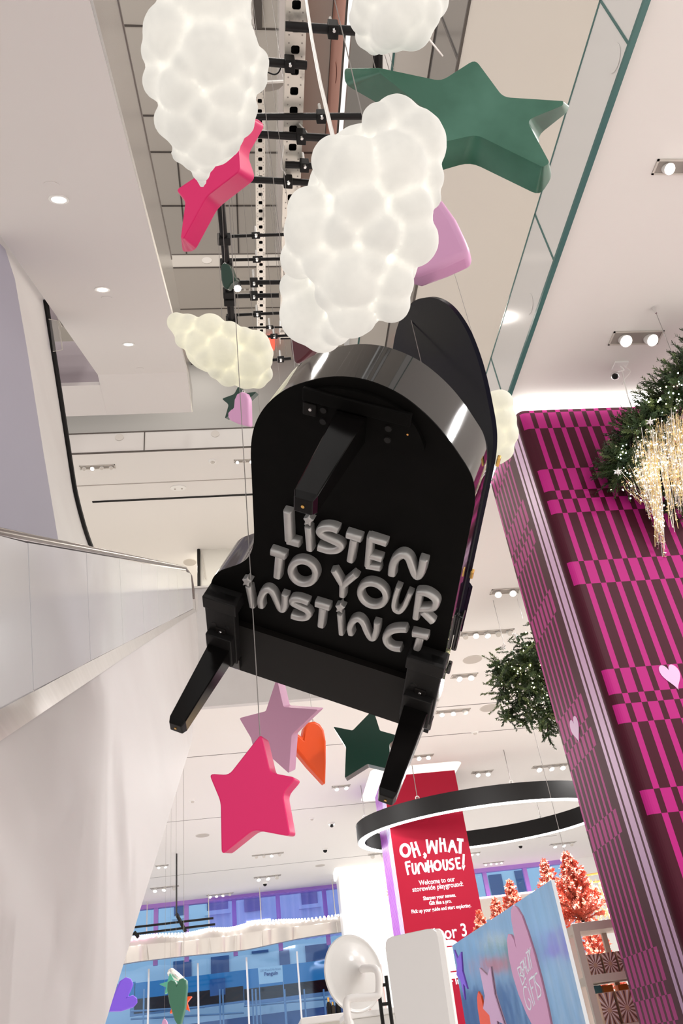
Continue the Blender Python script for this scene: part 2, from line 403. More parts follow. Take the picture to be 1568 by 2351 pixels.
# parapet wall under the landing and the room behind it
top = aty((460, 1358), YE).z
struct(MB().box((-3.5, YE-.15, ZC-.004), (X1, YE-.003, top)), 'wall_parapet', 'wallw')
struct(MB().box((-3.5, YE-.18, top), (X1, YE+.03, top+.05)), 'trim_17', 'steel')
struct(MB().box((-14, 22.0, 7.8), (X1, 22.2, 12.4)), 'wall_landing_back', 'ceil')
struct(MB().box((-14, YE+.15, 7.79), (X1, 22.2, 7.81)), 'floor_landing', 'ceil')

# ================================================================== ESCALATORS
K = .94; SL = math.atan2(.5097, .8603)
ED = V((0, math.cos(SL), math.sin(SL))); EN = V((0, -math.sin(SL), math.cos(SL)))
def ep(t, q, x=-K): return V((x, 0, 0))+ED*t+EN*q
esc = thing('escalator', (-K-.8, 8, FL), 'escalator with frosted glass side and steel edge climbing on the left', 'escalator')
def xk(q): return atx(q, -K)
joints = [((-60, 1212), (-45, 1655)), ((64, 1245), (77, 1590)), ((198, 1268), (208, 1518)), ((274, 1282), (283, 1480)), ((324, 1292), (331, 1456)), ((360, 1298), (366, 1438)), ((386, 1303), (390, 1425)), ((406, 1306), (410, 1416)), ((438, 1316), (444, 1398))]
for i in range(len(joints)-1):
    a, b = joints[i]; c, d = joints[i+1]
    P = [xk(a), xk(c), xk(d), xk(b)]
    cen = sum(P, V())/4
    P = [p+(cen-p).normalized()*.006 for p in P]
    fixn(MB().prism(P, (-.02, 0, 0)).build('glass_panel', 'glassw', esc))
rl = [xk(q) for q in ((-90, 1203), (100, 1241), (250, 1269), (380, 1294), (428, 1303))]+[xk((441, 1322)), xk((446, 1352)), xk((449, 1400))]
MB().tube([p+V((-.02, 0, .0)) for p in rl], .024, 10).build('handrail', 'rail', esc, smooth=40)
MB().tube([p+V((-.02, 0, -.05)) for p in rl[:5]], .013, 8).build('rail_trim', 'steel', esc, smooth=40)
fixn(MB().prism([xk(q) for q in ((-60, 1655), (444, 1397), (452, 1402), (330, 1480), (-60, 1742))], (-.06, 0, 0)).build('steel_edge', 'steel', esc))
fixn(MB().prism([V((-K-.015, p.y, p.z)) for p in [xk(q) for q in ((-60, 1742), (330, 1480), (452, 1402), (458, 1500), (443, 1700), (247, 2351), (230, 2400))]]+[V((-K-.015, 3.0, FL)), V((-K-.015, 1.0, FL))], (-1.5, 0, 0)).build('side_cladding', 'wallw', esc))
fixn(MB().prism([xk(q) for q in ((447, 1362), (454, 1362), (454, 1404), (448, 1404))], (-.1, 0, 0)).build('end_post', 'steelp', esc))
# soffit of the next flight up
PQ = 4.57
up = thing('escalator', (-K-.9, 12, 12), 'underside of the upper escalator with round downlights overhead at left', 'escalator')
fl0 = ep(3.87*PQ, PQ); flz = fl0.z
fy1 = 1.0945*flz
def sw(mb, poly_yz, x0, x1, mi=0):
    return mb.prism([(x0, y, z) for y, z in poly_yz], (x1-x0, 0, 0), mi)
A = ep(1.5, PQ); B = fl0
pts = [(A.y, A.z), (B.y, B.z), (fy1, flz), (fy1, flz+.12), (B.y-.06, flz+.12), (A.y-.06, A.z+.12)]
fixn(sw(MB(), pts, -2.84, -K-.005).build('soffit', 'soffit', up))
a2 = ep(1.5, PQ*1.285); b2 = ep(3.05*PQ, PQ*1.225); b3 = ep(3.6*PQ, PQ*1.15)
pts = [(A.y, A.z), (B.y, B.z), (fy1, flz), (fy1, flz+.75), (b3.y+.4, b3.z), (b3.y, b3.z), (b2.y, b2.z), (a2.y, a2.z)]
fixn(sw(MB(), pts, -K-.004, -K+.02).build('side_cladding', 'steelp', up))
e0 = [(a2.y, a2.z-.01), (b2.y, b2.z-.01), (b2.y, b2.z+.05), (a2.y, a2.z+.05)]
fixn(sw(MB(), e0, -K-.03, -K+.03).build('edge_trim', 'rail', up))
fixn(sw(MB(), [(a2.y, a2.z+.05), (b2.y, b2.z+.05), (b3.y, b3.z), (b3.y, b3.z+1.0), (b2.y, b2.z+1.1), (a2.y, a2.z+1.2)], -1.25, -1.15).build('glass_panel', 'dlav', up))
for i, q in enumerate(((135, 457), (235, 664), (295, 790))):
    c = atp(q, ep(0, PQ), EN)
    t = thing('downlight', c, ('round recessed downlight on the sloping underside, nearest of three', 'round recessed downlight on the sloping underside, middle of three', 'round recessed downlight on the sloping underside, farthest of three')[i], 'downlight', 'downlights along the sloping soffit')
    m_ = MB(); a = X_; b = ED
    ring = []
    for rr, o in ((.115, .0), (.115, .012), (.085, .012), (.08, 0.001)):
        ring += [c-EN*o+(a*math.cos(2*math.pi*j/28)+b*math.sin(2*math.pi*j/28))*rr for j in range(28)]
    m_.add(ring, [(k*28+j, k*28+(j+1) % 28, (k+1)*28+(j+1) % 28, (k+1)*28+j) for k in range(3) for j in range(28)])
    m_.build('rim', 'white', t, smooth=40)
    MB().disc(c-EN*.003, -EN, .082, .078, .004).build('lens', 'lampon', t)
for i, q in enumerate(((118, 424), (245, 684), (321, 846))):
    c = atp(q, ep(0, PQ), EN)
    tag(MB().disc(c, -EN, .085, .085, .006).build('cover_plate', 'soffit', smooth=40), ('blank round plate on the sloping underside beside nearest downlight', 'blank round plate on the sloping underside below middle downlight', 'blank round plate where the sloping underside meets the flat landing')[i], 'cover plate', 'blank plates on the soffit')
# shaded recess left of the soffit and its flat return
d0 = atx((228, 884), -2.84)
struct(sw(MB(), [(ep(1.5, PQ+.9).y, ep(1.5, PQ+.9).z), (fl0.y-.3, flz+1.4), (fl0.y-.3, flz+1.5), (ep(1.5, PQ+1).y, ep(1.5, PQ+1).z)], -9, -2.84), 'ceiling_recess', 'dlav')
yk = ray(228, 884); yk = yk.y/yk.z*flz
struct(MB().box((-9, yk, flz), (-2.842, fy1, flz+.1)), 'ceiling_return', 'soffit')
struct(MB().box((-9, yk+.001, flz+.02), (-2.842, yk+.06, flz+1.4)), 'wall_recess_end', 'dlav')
# white side wall of the opposite flight with its black edge
XL = -2.97
pl = [(-20, 520), (20, 562), (105, 690), (126, 830), (150, 985), (163, 1070), (172, 1125), (184, 1175), (197, 1220), (210, 1258), (218, 1300), (-20, 1300)]
fixn(struct(MB().prism([atx(q, XL) for q in pl], (-.12, 0, 0)), 'wall_left', 'wallr'))
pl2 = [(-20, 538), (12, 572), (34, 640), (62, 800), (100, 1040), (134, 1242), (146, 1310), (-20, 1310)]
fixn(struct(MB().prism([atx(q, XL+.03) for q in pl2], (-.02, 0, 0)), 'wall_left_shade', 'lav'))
esc2 = MB().tube(catmull([atx(q, XL+.03) for q in ((104, 688), (126, 830), (150, 985), (163, 1070), (172, 1125), (184, 1175), (197, 1220), (212, 1262))], 4, False), .045, 8).build('handrail', 'black', smooth=40)
tag(esc2, 'black curved handrail edging the white wall at far left', 'handrail')
# clear acrylic bracket on the left wall
br = thing('wall_bracket', atx((115, 770), XL), 'clear acrylic bracket with pierced plate on the white left wall', 'bracket')
Pq = [atx(q, XL+.08) for q in ((113, 733), (131, 736), (143, 803), (122, 807))]
fixn(MB().prism(Pq, (.012, 0, 0)).build('acrylic_plate', 'acryl', br))
m_ = MB()
for a, b in (((131, 736), (143, 803)), ((113, 733), (131, 736)), ((122, 807), (143, 803)), ((135, 742), (144, 802))): m_.tube([atx(a, XL+.09), atx(b, XL+.09)], .006, 6)
m_.build('plate_edge', 'fixture', br)
fixn(MB().prism([atx(q, XL+.1) for q in ((131, 728), (143, 729), (153, 751), (141, 750))], (.012, 0, 0)).build('pierced_plate', 'fixture', br))
m_ = MB()
for f_ in (.2, .45, .7, .9):
    q = (137+10*f_, 729+21*f_); MB().disc(atx(q, XL+.112), (1, 0, 0), .016, .016, .003, 8).build('bolt', 'recess', br)
MB().tube([atx((113, 733), XL-.02), atx((113, 733), XL+.09)], .01, 6).build('arm', 'fixture', br)
# framed opening behind the parapet
fr = thing('framed_screen', aty((470, 1300), 19.2), 'white screen in a thin black frame above the parapet beside the piano', 'screen')
P = [aty(q, 19.2) for q in ((455, 1240), (640, 1231), (640, 1370), (457, 1370))]
fixn(MB().prism(P, (0, .06, 0)).build('panel', 'cream', fr))
MB().tube([aty((455.5, 1238), 19.17), aty((457, 1372), 19.17)], .045, 6).build('frame_post', 'black', fr)
MB().tube([aty((453, 1240), 19.17), aty((640, 1230), 19.17)], .025, 6).build('frame_rail', 'rail', fr)
fixn(MB().prism([aty(q, 19.15) for q in ((463.5, 1244), (487, 1243), (487, 1258.5), (464, 1259))], (0, .03, 0)).build('notice', 'seam', fr))
MB().tube([aty((461, 1265), 19.17), aty((471, 1330), 19.17)], .012, 6).build('stay', 'fixture', fr)

# ================================================================== COLUMNS
def zof(q, y): return aty(q, y).z
YC = 7.7
cx0 = aty((1250, 1100), YC).x-.0     # where the rounded corner starts on the front face
# left side plane of the big column, from its front corner
xs = aty((1222, 1000), YC).x-.10
yb = atx((1300, 1740), xs).y         # rear edge
colm = thing('patterned_column', (xs+1.5, YC+1, FL), 'huge square column wrapped in magenta and burgundy checks at right edge', 'column')
CT = 6.86
fx1 = xs+4.4
RC = .11
zb = sorted([zof((x, y), YC) for x, y in ((1310, 945.0), (1330, 980), (1350, 1073), (1375, 1121.5), (1390, 1141), (1400, 1172), (1450, 1281), (1460, 1333), (1500, 1528), (1520, 1584), (1530, 1607), (1545, 1650), (1560, 1805), (1565, 1862))], reverse=True)
# repeat the band rhythm down to the floor
z = zb[-1]; rhythm = [zb[6]-zb[7], zb[7]-zb[8], zb[8]-zb[9], zb[9]-zb[10], zb[10]-zb[11], zb[11]-zb[12], zb[12]-zb[13]]
k = 0
seq = [zb[7]-zb[8], zb[8]-zb[9], zb[9]-zb[10], zb[10]-zb[11], zb[11]-zb[12], zb[6]-zb[7]]
while z > FL+.3:
    z -= seq[k % 6]; k += 1; zb.append(max(z, FL))
zs = [CT]+zb
def bands(zs):
    return [(zs[i], zs[i+1], i % 2) for i in range(len(zs)-1)]
m_ = MB()
fl_ = xs+RC
p_, nf = aty((1363, 1180), YC).x-aty((1330, 1180), YC).x, .36
def cells(mb, u0, u1, per, frac, put, mar, mag):
    """stripes along u crossed with bands along z"""
    for za, zc, b in bands(zs):
        u = u0; i = 0
        while u < u1-1e-4:
            for w_, nar in (((1-frac)*per, 0), (frac*per, 1)):
                v = min(u+w_, u1)
                if v > u+1e-5: put(mb, u, v, zc, za, mag if (nar ^ b) else mar)
                u = v
put = lambda mb, u, v, a, b, mi: mb.add([(u, YC, a), (v, YC, a), (v, YC, b), (u, YC, b)], [(0, 1, 2, 3)], mi)
w0 = max(.02, (1-nf)*p_-RC*.55)       # the first wide stripe wraps round the corner
for za, zc, b in bands(zs): put(m_, fl_, fl_+w0, zc, za, 1 if b else 0); put(m_, fl_+w0, fl_+w0+nf*p_, zc, za, 0 if b else 1)
cells(m_, fl_+w0+nf*p_, fx1, p_, nf, put, 0, 1)
# rounded corner
n = 8
for i in range(n):
    a0 = math.pi/2*i/n; a1 = math.pi/2*(i+1)/n
    P0 = (xs+RC-RC*math.sin(a0), YC+RC-RC*math.cos(a0)); P1 = (xs+RC-RC*math.sin(a1), YC+RC-RC*math.cos(a1))
    for za, zc, b in bands(zs): m_.add([(P1[0], P1[1], zc), (P0[0], P0[1], zc), (P0[0], P0[1], za), (P1[0], P1[1], za)], [(0, 1, 2, 3)], 1 if (b and i < n/2) else 0)
o = m_.build('front_face', ['mar', 'mag'], colm, smooth=20)
# left side: pale stripes by the corner, then the narrow checks
m_ = MB(); y = YC+RC; D_ = yb-y
def qd(mb, u, v, a, b, mi): mb.add([(xs, v, a), (xs, u, a), (xs, u, b), (xs, v, b)], [(0, 1, 2, 3)], mi)
lay = [(.03, 0), (.08, 2), (.045, 0), (.15, 2), (.05, 0), (.075, 2), (.14, 0)]
tot = D_
u = y
for w_, mi in lay:
    v = u+w_*tot*.62; qd(m_, u, v, FL, CT, mi); u = v
n_ = 7
cells(m_, u, yb, (yb-u)/n_, .38, qd, 0, 1)
m_.build('side_face', ['smar', 'smag', 'lav2'], colm)
MB().box((xs+.01, yb-.02, FL), (fx1, yb, CT)).box((fx1-.02, YC+.01, FL), (fx1, yb, CT)).build('rear_face', 'smar', colm)
def rrect(x0, y0, x1, y1, r, n=6):
    P = []
    for cx, cy, a in ((x0+r, y0+r, math.pi), (x1-r, y0+r, 1.5*math.pi), (x1-r, y1-r, 0), (x0+r, y1-r, .5*math.pi)):
        P += [(cx+r*math.cos(a+math.pi/2*i/n), cy+r*math.sin(a+math.pi/2*i/n)) for i in range(n+1)]
    return P
fixn(MB().prism([(x, y, CT) for x, y in rrect(xs-.10, YC-.10, fx1+.1, yb+.1, .24)], (0, 0, ZC-CT-.003)).build('light_cove', 'cove', colm))
def heart(n=40):
    P = []
    for i in range(n):
        t = 2*math.pi*i/n; P.append((16*math.sin(t)**3/17, (13*math.cos(t)-5*math.cos(2*t)-2*math.cos(3*t)-math.cos(4*t))/17))
    return P
c = aty((1541, 1550), YC-.006)
fixn(MB().prism([(c.x+x*.115-y*.02, YC-.006, c.z+y*.17) for x, y in heart()], (0, .004, 0)).build('heart_print', 'lav2', colm))
c = atx((1320, 1672), xs-.006)
fixn(MB().prism([(xs-.006, c.y-x*.14, c.z+y*.17) for x, y in heart()], (.004, 0, 0)).build('heart_print', 'lav2', colm))

# red banner column
YB = 23.4
bx0 = aty((908, 1990), YB).x; bx1 = aty((1076, 1935), YB).x
by1 = atx((881, 1985), bx0).y
ban = thing('banner_column', ((bx0+bx1)/2, YB+.6, FL), 'square column with red front banner of white lettering and violet side', 'column')
bt = zof((980, 1774), YB)
MB().box((bx0, YB, FL), (bx1, YB+.04, bt)).build('banner_front', 'red', ban)
m_ = MB(); nst = 11
for i in range(nst):
    y0 = YB+.04+(by1-YB-.04)*i/nst; y1 = YB+.04+(by1-YB-.04)*(i+1)/nst
    m_.box((bx0, y0, FL), (bx0+.03, y0+(y1-y0)*.72, bt), 1 if i < 4 else 0).box((bx0+.006, y0+(y1-y0)*.72, FL), (bx0+.03, y1, bt), 2)
m_.build('banner_side', ['pside', 'pside2', 'purple'], ban)
MB().box((bx0+.05, YB+.05, FL), (bx1-.01, by1, bt)).build('core', 'smar', ban)
m_ = MB()
P0 = rrect(bx0-.42, YB-.80, bx1+.08, by1+.3, .25); P1 = rrect(bx0-.05, YB-.05, bx1+.02, by1+.03, .05)
k = len(P0)
m_.add([(x, y, ZC-.005) for x, y in P0]+[(x, y, bt+.02) for x, y in P1], [tuple(range(k)), tuple(range(2*k-1, k-1, -1))]+[(i, (i+1) % k, k+(i+1) % k, k+i) for i in range(k)])
fixn(m_.build('light_cove', 'covedim', ban))
# strokes as flat print
def stroke_mesh(mb, P3, w, nrm, h=0., round_=True, mi=0, base=0.):
    """P3: centreline points in a plane with normal nrm; raised stroke of half width w and height h"""
    k = len(P3); L = []; R_ = []
    for i, p in enumerate(P3):
        t = (P3[min(i+1, k-1)]-P3[max(i-1, 0)]).normalized(); s_ = nrm.cross(t).normalized()
        L.append(s_); R_.append(t)
    prof = [(-1, 0), (-1, .55), (-.86, .82), (-.58, .97), (0, 1.0), (.58, .97), (.86, .82), (1, .55), (1, 0)] if round_ else [(-1, 0), (-1, 1), (1, 1), (1, 0)]
    m2 = len(prof); vs = []
    rows = []
    if round_:
        cap = w*.22
        rows.append((P3[0]-R_[0]*0, L[0], .86, .80)); rows.append((P3[0]+R_[0]*cap, L[0], 1, 1))
        for i in range(1, k-1): rows.append((P3[i], L[i], 1, 1))
        rows.append((P3[-1]-R_[-1]*cap, L[-1], 1, 1)); rows.append((P3[-1], L[-1], .86, .80))
    else: rows = [(P3[i], L[i], 1, 1) for i in range(k)]
    for p, s_, a, b in rows:
        for x, y in prof: vs.append(p+s_*(x*w*a)+nrm*(base+h*y*b))
    fs = []
    k2 = len(rows)
    for i in range(k2-1):
        for j in range(m2-1): fs.append((i*m2+j, i*m2+j+1, (i+1)*m2+j+1, (i+1)*m2+j))
        fs.append((i*m2+m2-1, i*m2, (i+1)*m2, (i+1)*m2+m2-1))
    fs += [tuple(range(m2-1, -1, -1)), tuple((k2-1)*m2+j for j in range(m2))]
    mb.add(vs, fs, mi)
def ell(cx, cy, a, b, rot=0, n=24):
    c, s_ = math.cos(math.radians(rot)), math.sin(math.radians(rot))
    P = [(cx+a*math.cos(2*math.pi*i/n)*c-b*math.sin(2*math.pi*i/n)*s_, cy+a*math.cos(2*math.pi*i/n)*s_+b*math.sin(2*math.pi*i/n)*c) for i in range(n)]
    return P+[P[0], P[1]]
def flat_letter(name, strokes, w, y, off, sc_, parent, matn, curve=False):
    m_ = MB()
    wpx = aty((off[0]+10, off[1]), y).x-aty((off[0], off[1]), y).x
    for st in strokes:
        pp = [(off[0]+a/sc_, off[1]+b/sc_) for a, b in st]
        if len(pp) > 2: pp = catmull(pp, 3, False)
        stroke_mesh(m_, [aty(q, y) for q in pp], w/sc_/2*wpx/10, V((0, -1, 0)), .006, False)
    return fixn(m_.build(name, matn, parent))
OF, S_ = (900, 1900), 7.84
yt = YB-.002
big = [('O', [ell(237, 412, 78, 103, -8)], 50), ('H', [[(342, 265), (415, 545)], [(415, 255), (505, 512)], [(395, 400), (445, 378)]], 40), ('comma', [[(570, 465), (598, 490), (600, 515), (578, 548)]], 46),
       ('W', [[(622, 215), (660, 468)], [(660, 465), (712, 235)], [(705, 235), (797, 475)], [(797, 475), (803, 225)]], 38), ('H', [[(862, 183), (880, 445)], [(932, 195), (965, 435)], [(880, 290), (945, 276)]], 38),
       ('A', [[(1018, 445), (1080, 225)], [(1080, 225), (1165, 460)], [(1050, 345), (1120, 332)]], 38), ('T', [[(1168, 215), (1285, 228)], [(1232, 235), (1222, 468)]], 50),
       ('F', [[(243, 625), (292, 855)], [(240, 632), (328, 612)], [(265, 705), (325, 690)]], 34), ('U', [[(362, 640), (372, 770), (395, 828), (425, 815), (432, 740), (420, 640)]], 32),
       ('N', [[(487, 835), (470, 730), (490, 655), (530, 650), (565, 720), (592, 780), (618, 775), (615, 700), (602, 630)]], 36), ('H', [[(643, 588), (660, 812)], [(698, 590), (738, 802)], [(655, 712), (715, 690)]], 34),
       ('O', [ell(818, 683, 56, 78, -5)], 40), ('U', [[(918, 575), (928, 700), (960, 758), (990, 735), (992, 650), (980, 575)]], 34), ('S', [[(1100, 570), (1050, 585), (1030, 630), (1085, 660), (1110, 700), (1080, 745), (1025, 738)]], 34),
       ('E', [[(1142, 552), (1182, 745)], [(1140, 560), (1222, 546)], [(1165, 650), (1220, 634)], [(1178, 738), (1245, 730)]], 32), ('mark', [[(1290, 480), (1282, 668)]], 36)]
for nm, st, w_ in big:
    flat_letter('letter' if len(nm) == 1 else ('comma' if nm == 'comma' else 'exclamation_mark'), st, w_, yt, OF, S_, ban, 'print')
fixn(MB().prism([aty((OF[0]+a/S_, OF[1]+b/S_), yt) for a, b in ((1255, 690), (1270, 675), (1286, 692), (1302, 675), (1318, 688), (1285, 775))], (0, -.006, 0)).build('heart_dot', 'print', ban))
def text_mesh(s, bold=0.):
    cu = bpy.data.curves.new('t', 'FONT'); cu.body = s; cu.size = 1; cu.offset = bold; cu.extrude = 0; cu.resolution_u = 3
    o = bpy.data.objects.new('t', cu); COL.objects.link(o); bpy.context.view_layer.update()
    me = bpy.data.meshes.new_from_object(o.evaluated_get(bpy.context.evaluated_depsgraph_get()))
    vs = [v.co.copy() for v in me.vertices]; fs = [tuple(p.vertices) for p in me.polygons]
    bpy.data.objects.remove(o); bpy.data.curves.remove(cu); bpy.data.meshes.remove(me); return vs, fs
def text_on(s, A, B, up, hgt, out, matn, name, parent, bold=.012, th=.004):
    """write s from A to B (3-D points on the baseline), cap height hgt along up, lifted along out"""
    vs, fs = text_mesh(s, bold); x0 = min(v.x for v in vs); x1 = max(v.x for v in vs)
    P = [A+(B-A)*((v.x-x0)/(x1-x0))+up*(v.y/.70*hgt)+out*th for v in vs]
    return MB().add(P, fs).build(name, matn, parent)
upv = Z_
for s, a, b, hh, bo in (("Welcome to our", (490, 1040), (1135, 965), 92, .012), ("storewide playground:", (372, 1160), (1283, 1050), 92, .012), ("Sharpen your senses.", (565, 1308), (1150, 1242), 68, .02), ("Gift like a pro.", (672, 1398), (1075, 1350), 68, .02), ("Pick up your guide and start exploring.", (355, 1545), (1425, 1430), 66, .02)):
    A = aty((OF[0]+a[0]/S_, OF[1]+a[1]/S_), yt); B = aty((OF[0]+b[0]/S_, OF[1]+b[1]/S_), yt)
    text_on(s, A, B, upv, hh/S_*.0104, V((0, -1, 0)), 'print', 'text_line', ban, bo)
A = aty((985, 2163), yt); B = aty((1073, 2148), yt); text_on("Floor 3", A, B, upv, .30, V((0, -1, 0)), 'print', 'text_line', ban, .012)
A = aty((1005, 2266), yt); B = aty((1058, 2258), yt); text_on("Your In", A, B, upv, .14, V((0, -1, 0)), 'print', 'text_line', ban, .02)
c = aty((1033, 2202), yt)
for rx, rz, mt, dy in ((.36, .44, 'print', .004), (.33, .30, 'red', .007), (.33, .27, 'print', .010)):
    fixn(MB().prism([(c.x+x, yt-dy, c.z+z_) for x, z_ in rrect(-rx, -rz, rx, rz, min(rx, rz)*.8)], (0, -.003, 0)).build('round_emblem', mt, ban))

# white pillar beside the window
YP = 35.0
px0 = aty((790, 2150), YP).x; px1 = aty((900, 2110), YP).x
pil = thing('white_pillar', ((px0+px1)/2, YP+.5, FL), 'plain white square pillar standing between the far window and red banner', 'pillar')
MB().box((px0, YP, FL), (px1, YP+1.0, ZC-.25)).build('shaft', 'white', pil, bevel=(.05, 3))
fixn(MB().prism([(x, y, ZC-.30) for x, y in rrect(px0-.1, YP-.1, px1+.1, YP+1.1, .15)], (0, 0, .295)).build('light_cove', 'covedim', pil))

# ================================================================== FAR WINDOWS AND STREET
YW = 38.4
def wx(px, py=2100): return aty((px, py), YW).x
wl0, wl1 = -12, wx(784, 2100)
wr0, wr1 = wx(1052, 2010), wx(1312, 2010)
w = MB().box((-16, YW, FL), (wl0, YW+.3, ZC)).box((wl1, YW, FL), (wr0, YW+.3, ZC)).box((wr1, YW, FL), (24, YW+.3, ZC)).box((-16, YW, FL), (24, YW+.3, FL+.5))
struct(w, 'wall_back', 'white')
struct(MB().box((wl0, YW+.1, FL), (wl1, YW+.12, ZC)), 'window_1', 'glass')
struct(MB().box((wr0, YW+.1, FL), (wr1, YW+.12, ZC)), 'window_2', 'glass')
m_ = MB()
for q in ((680, 2164), (565, 2182), (454, 2203), (341.8, 2207)):
    x = aty(q, YW).x; m_.box((x-.035, YW+.02, FL), (x+.035, YW+.16, 4.6))
struct(m_, 'trim_18', 'mull')
m_ = MB()
for q in ((358, 2100), (428, 2090), (537, 2075), (638, 2070), (745, 2060), (1117, 2030), (1210, 2020)):
    x = aty(q, YW).x; m_.box((x-.09, YW-.02, 4.7), (x+.09, YW+.16, ZC))
struct(m_, 'trim_19', 'mullp')
struct(MB().box((wl0, YW-.12, ZC-.16), (wl1, YW+.2, ZC)).box((wr0, YW-.12, ZC-.16), (wr1, YW+.2, ZC)), 'trim_20', 'mullp')
# wavy metal valance with a string of lights
YV = 37.4
top_ = catmull([(200, 2160), (260, 2157), (305, 2153), (360, 2147), (430, 2144), (480, 2134), (530, 2132), (575, 2121), (640, 2114), (700, 2112), (782, 2102)], 5, False)
bot_ = catmull([(200, 2225), (260, 2217), (305, 2209), (360, 2202), (430, 2194), (480, 2189), (530, 2184), (575, 2178), (640, 2164), (700, 2152), (786, 2139)], 5, False)
val = thing('window_valance', aty((540, 2160), YV), 'wavy metal valance band across the far window', 'valance')
m_ = MB(); k = len(top_)
def vy(i): return YV+.22*math.sin(i*.62)
vs = []
for i in range(k):
    a = aty(top_[i], vy(i)); b = aty(bot_[i], vy(i)); vs += [a, a+(b-a)*.33+V((0, -.10, 0)), a+(b-a)*.38+V((0, -.10, 0)), b, b+V((0, .3, 0)), a+V((0, .3, 0))]
m_.add(vs, [(i*6+j, i*6+(j+1) % 6, (i+1)*6+(j+1) % 6, (i+1)*6+j) for i in range(k-1) for j in range(6)])
fixn(m_.build('band', 'valance', val, smooth=30))
for i in range(1, k-1, 6):
    a = aty(top_[i], vy(i)-.11); b = aty(bot_[i], vy(i)-.11); MB().add([a+(b-a)*.36, b, b+V((.03, 0, 0)), a+(b-a)*.36+V((.03, 0, 0))], [(0, 1, 2, 3)]).build('joint', 'fixture', val)
    if i % 12 == 1: a = aty(top_[i], vy(i)+.05); MB().tube([a, V((a.x, a.y, ZC))], .02, 6).build('hanger_rod', 'fixture', val)
s_ = MB()
for i in range(k-1):
    for t in (0, .5):
        p = aty((top_[i][0]*(1-t)+top_[i+1][0]*t, top_[i][1]*(1-t)+top_[i+1][1]*t-1.5), vy(i)-.1)
        s_.ball(p, .045, 0 if i > 14 else 1, 6, 4)
o = s_.build('string_light', ['led', 'ledp'], val); o['kind'] = 'stuff'
# violet sheer hung above the right half of the window
m_ = MB(); cols = []
x0 = aty((480, 2100), YV+.5).x; x1 = aty((784, 2060), YV+.5).x
for i in range(121):
    x = x0+(x1-x0)*i/120; y = YV+.55+.10*math.sin(i*.9)+.05*math.sin(i*.37)
    cols += [(x, y, ZC-.17), (x, y, 4.95+.9*(i/120)*0)]
m_.add(cols, [(2*i, 2*i+1, 2*i+3, 2*i+2) for i in range(120)])
tag(m_.build('sheer_curtain', 'sheer', smooth=60), 'violet sheer curtain hanging in the upper right of the far window', 'curtain')
# LED edge and band under the right-hand window
z_ = aty((1150, 2058), YW).z
t = thing('window_valance', V(((wr0+wr1)/2, YW-.3, z_)), 'metal valance with pink light line under the smaller right window', 'valance')
MB().box((wr0, YW-.4, z_-.9), (wr1, YW-.2, z_-.06)).build('band', 'valance', t)
MB().box((wr0, YW-.42, z_-.06), (wr1, YW-.3, z_)).build('string_light', 'ledp', t)
for x in (wr0+.3, wr1-.3): MB().tube([V((x, YW-.25, z_-.07)), V((x, YW-.25, ZC))], .02, 6).build('hanger_rod', 'fixture', t)
# black hanging bars in front of the window
YH = 30
t = thing('hanging_rail', aty((420, 2110), YH), 'black twin rails hung by a rod before the far window', 'rail')
for a, b in (((290, 2131), (490, 2108)), ((290, 2147), (494, 2122))): MB().tube([aty(a, YH), aty(b, YH)], .035, 6).build('rail', 'blackpipe', t)
for a, b in (((405, 2098), (426, 2139)), ((308, 2140), (318, 2152))): MB().tube([aty(a, YH), aty(b, YH)], .06, 6).build('cross_bar', 'blackpipe', t)
p = aty((405, 2098), YH); MB().tube([p, V((p.x, p.y, ZC))], .03, 6).build('rod', 'blackpipe', t)
# the street outside
YS = 56.0
def sxz(px, py): p = aty((px, py), YS); return p.x, p.z
fac = thing('street_building', (0, YS+1, FL), 'pale stone building across the street seen through the far window', 'building')
MB().box((-40, YS, FL), (40, YS+1, 16)).build('facade', 'fac', fac)
def rect(q0, q1, d=.06, y=YS):
    a = aty(q0, y); b = aty(q1, y); return MB().box((min(a.x, b.x), y-d, min(a.z, b.z)), (max(a.x, b.x), y, max(a.z, b.z)))
for q0, q1 in (((475, 2062), (524, 2092)), ((400, 2072), (424, 2105)), ((690, 2042), (730, 2078)), ((560, 2060), (600, 2090)), ((1120, 2010), (1160, 2055)), ((1180, 2000), (1215, 2045)), ((1240, 1990), (1275, 2040)),
               ((398, 2208), (440, 2255)), ((484, 2198), (527, 2245)), ((578, 2190), (616, 2180)), ((640, 2180), (668, 2240)), ((700, 2172), (760, 2240))):
    rect(q0, q1, .08).build('window', 'facd', fac)
for q0, q1 in (((470, 2094), (530, 2097)), ((395, 2106), (430, 2109)), ((686, 2080), (736, 2083))): rect(q0, q1, .25).build('window_sill', 'fac', fac)
shed = thing('sidewalk_shed', (0, 52, FL), 'blue hoarding and scaffold shed on the pavement outside the window', 'shed')
YD = 52.0
for q0, q1, mt in (((200, 2268), (310, 2312), 'facb'), ((310, 2258), (570, 2296), 'facb'), ((570, 2226), (790, 2272), 'facb'), ((482, 2250), (518, 2284), 'facb2'), ((300, 2296), (560, 2302), 'scaf'), ((560, 2272), (800, 2280), 'scaf')):
    rect(q0, q1, .15 if mt != 'facb2' else .25, YD).build('hoarding', mt, shed)
MB().box((-14, YD+.3, FL), (16, YD+1, 3.4)).build('shed_back', 'facb2', shed)
for px in (330, 420, 505, 512, 580, 588, 655, 700, 745):
    p = aty((px, 2300), YD-.4); MB().tube([V((p.x, p.y, FL)), V((p.x, p.y, p.z+.6))], .05, 6).build('scaffold_post', 'scaf', shed)
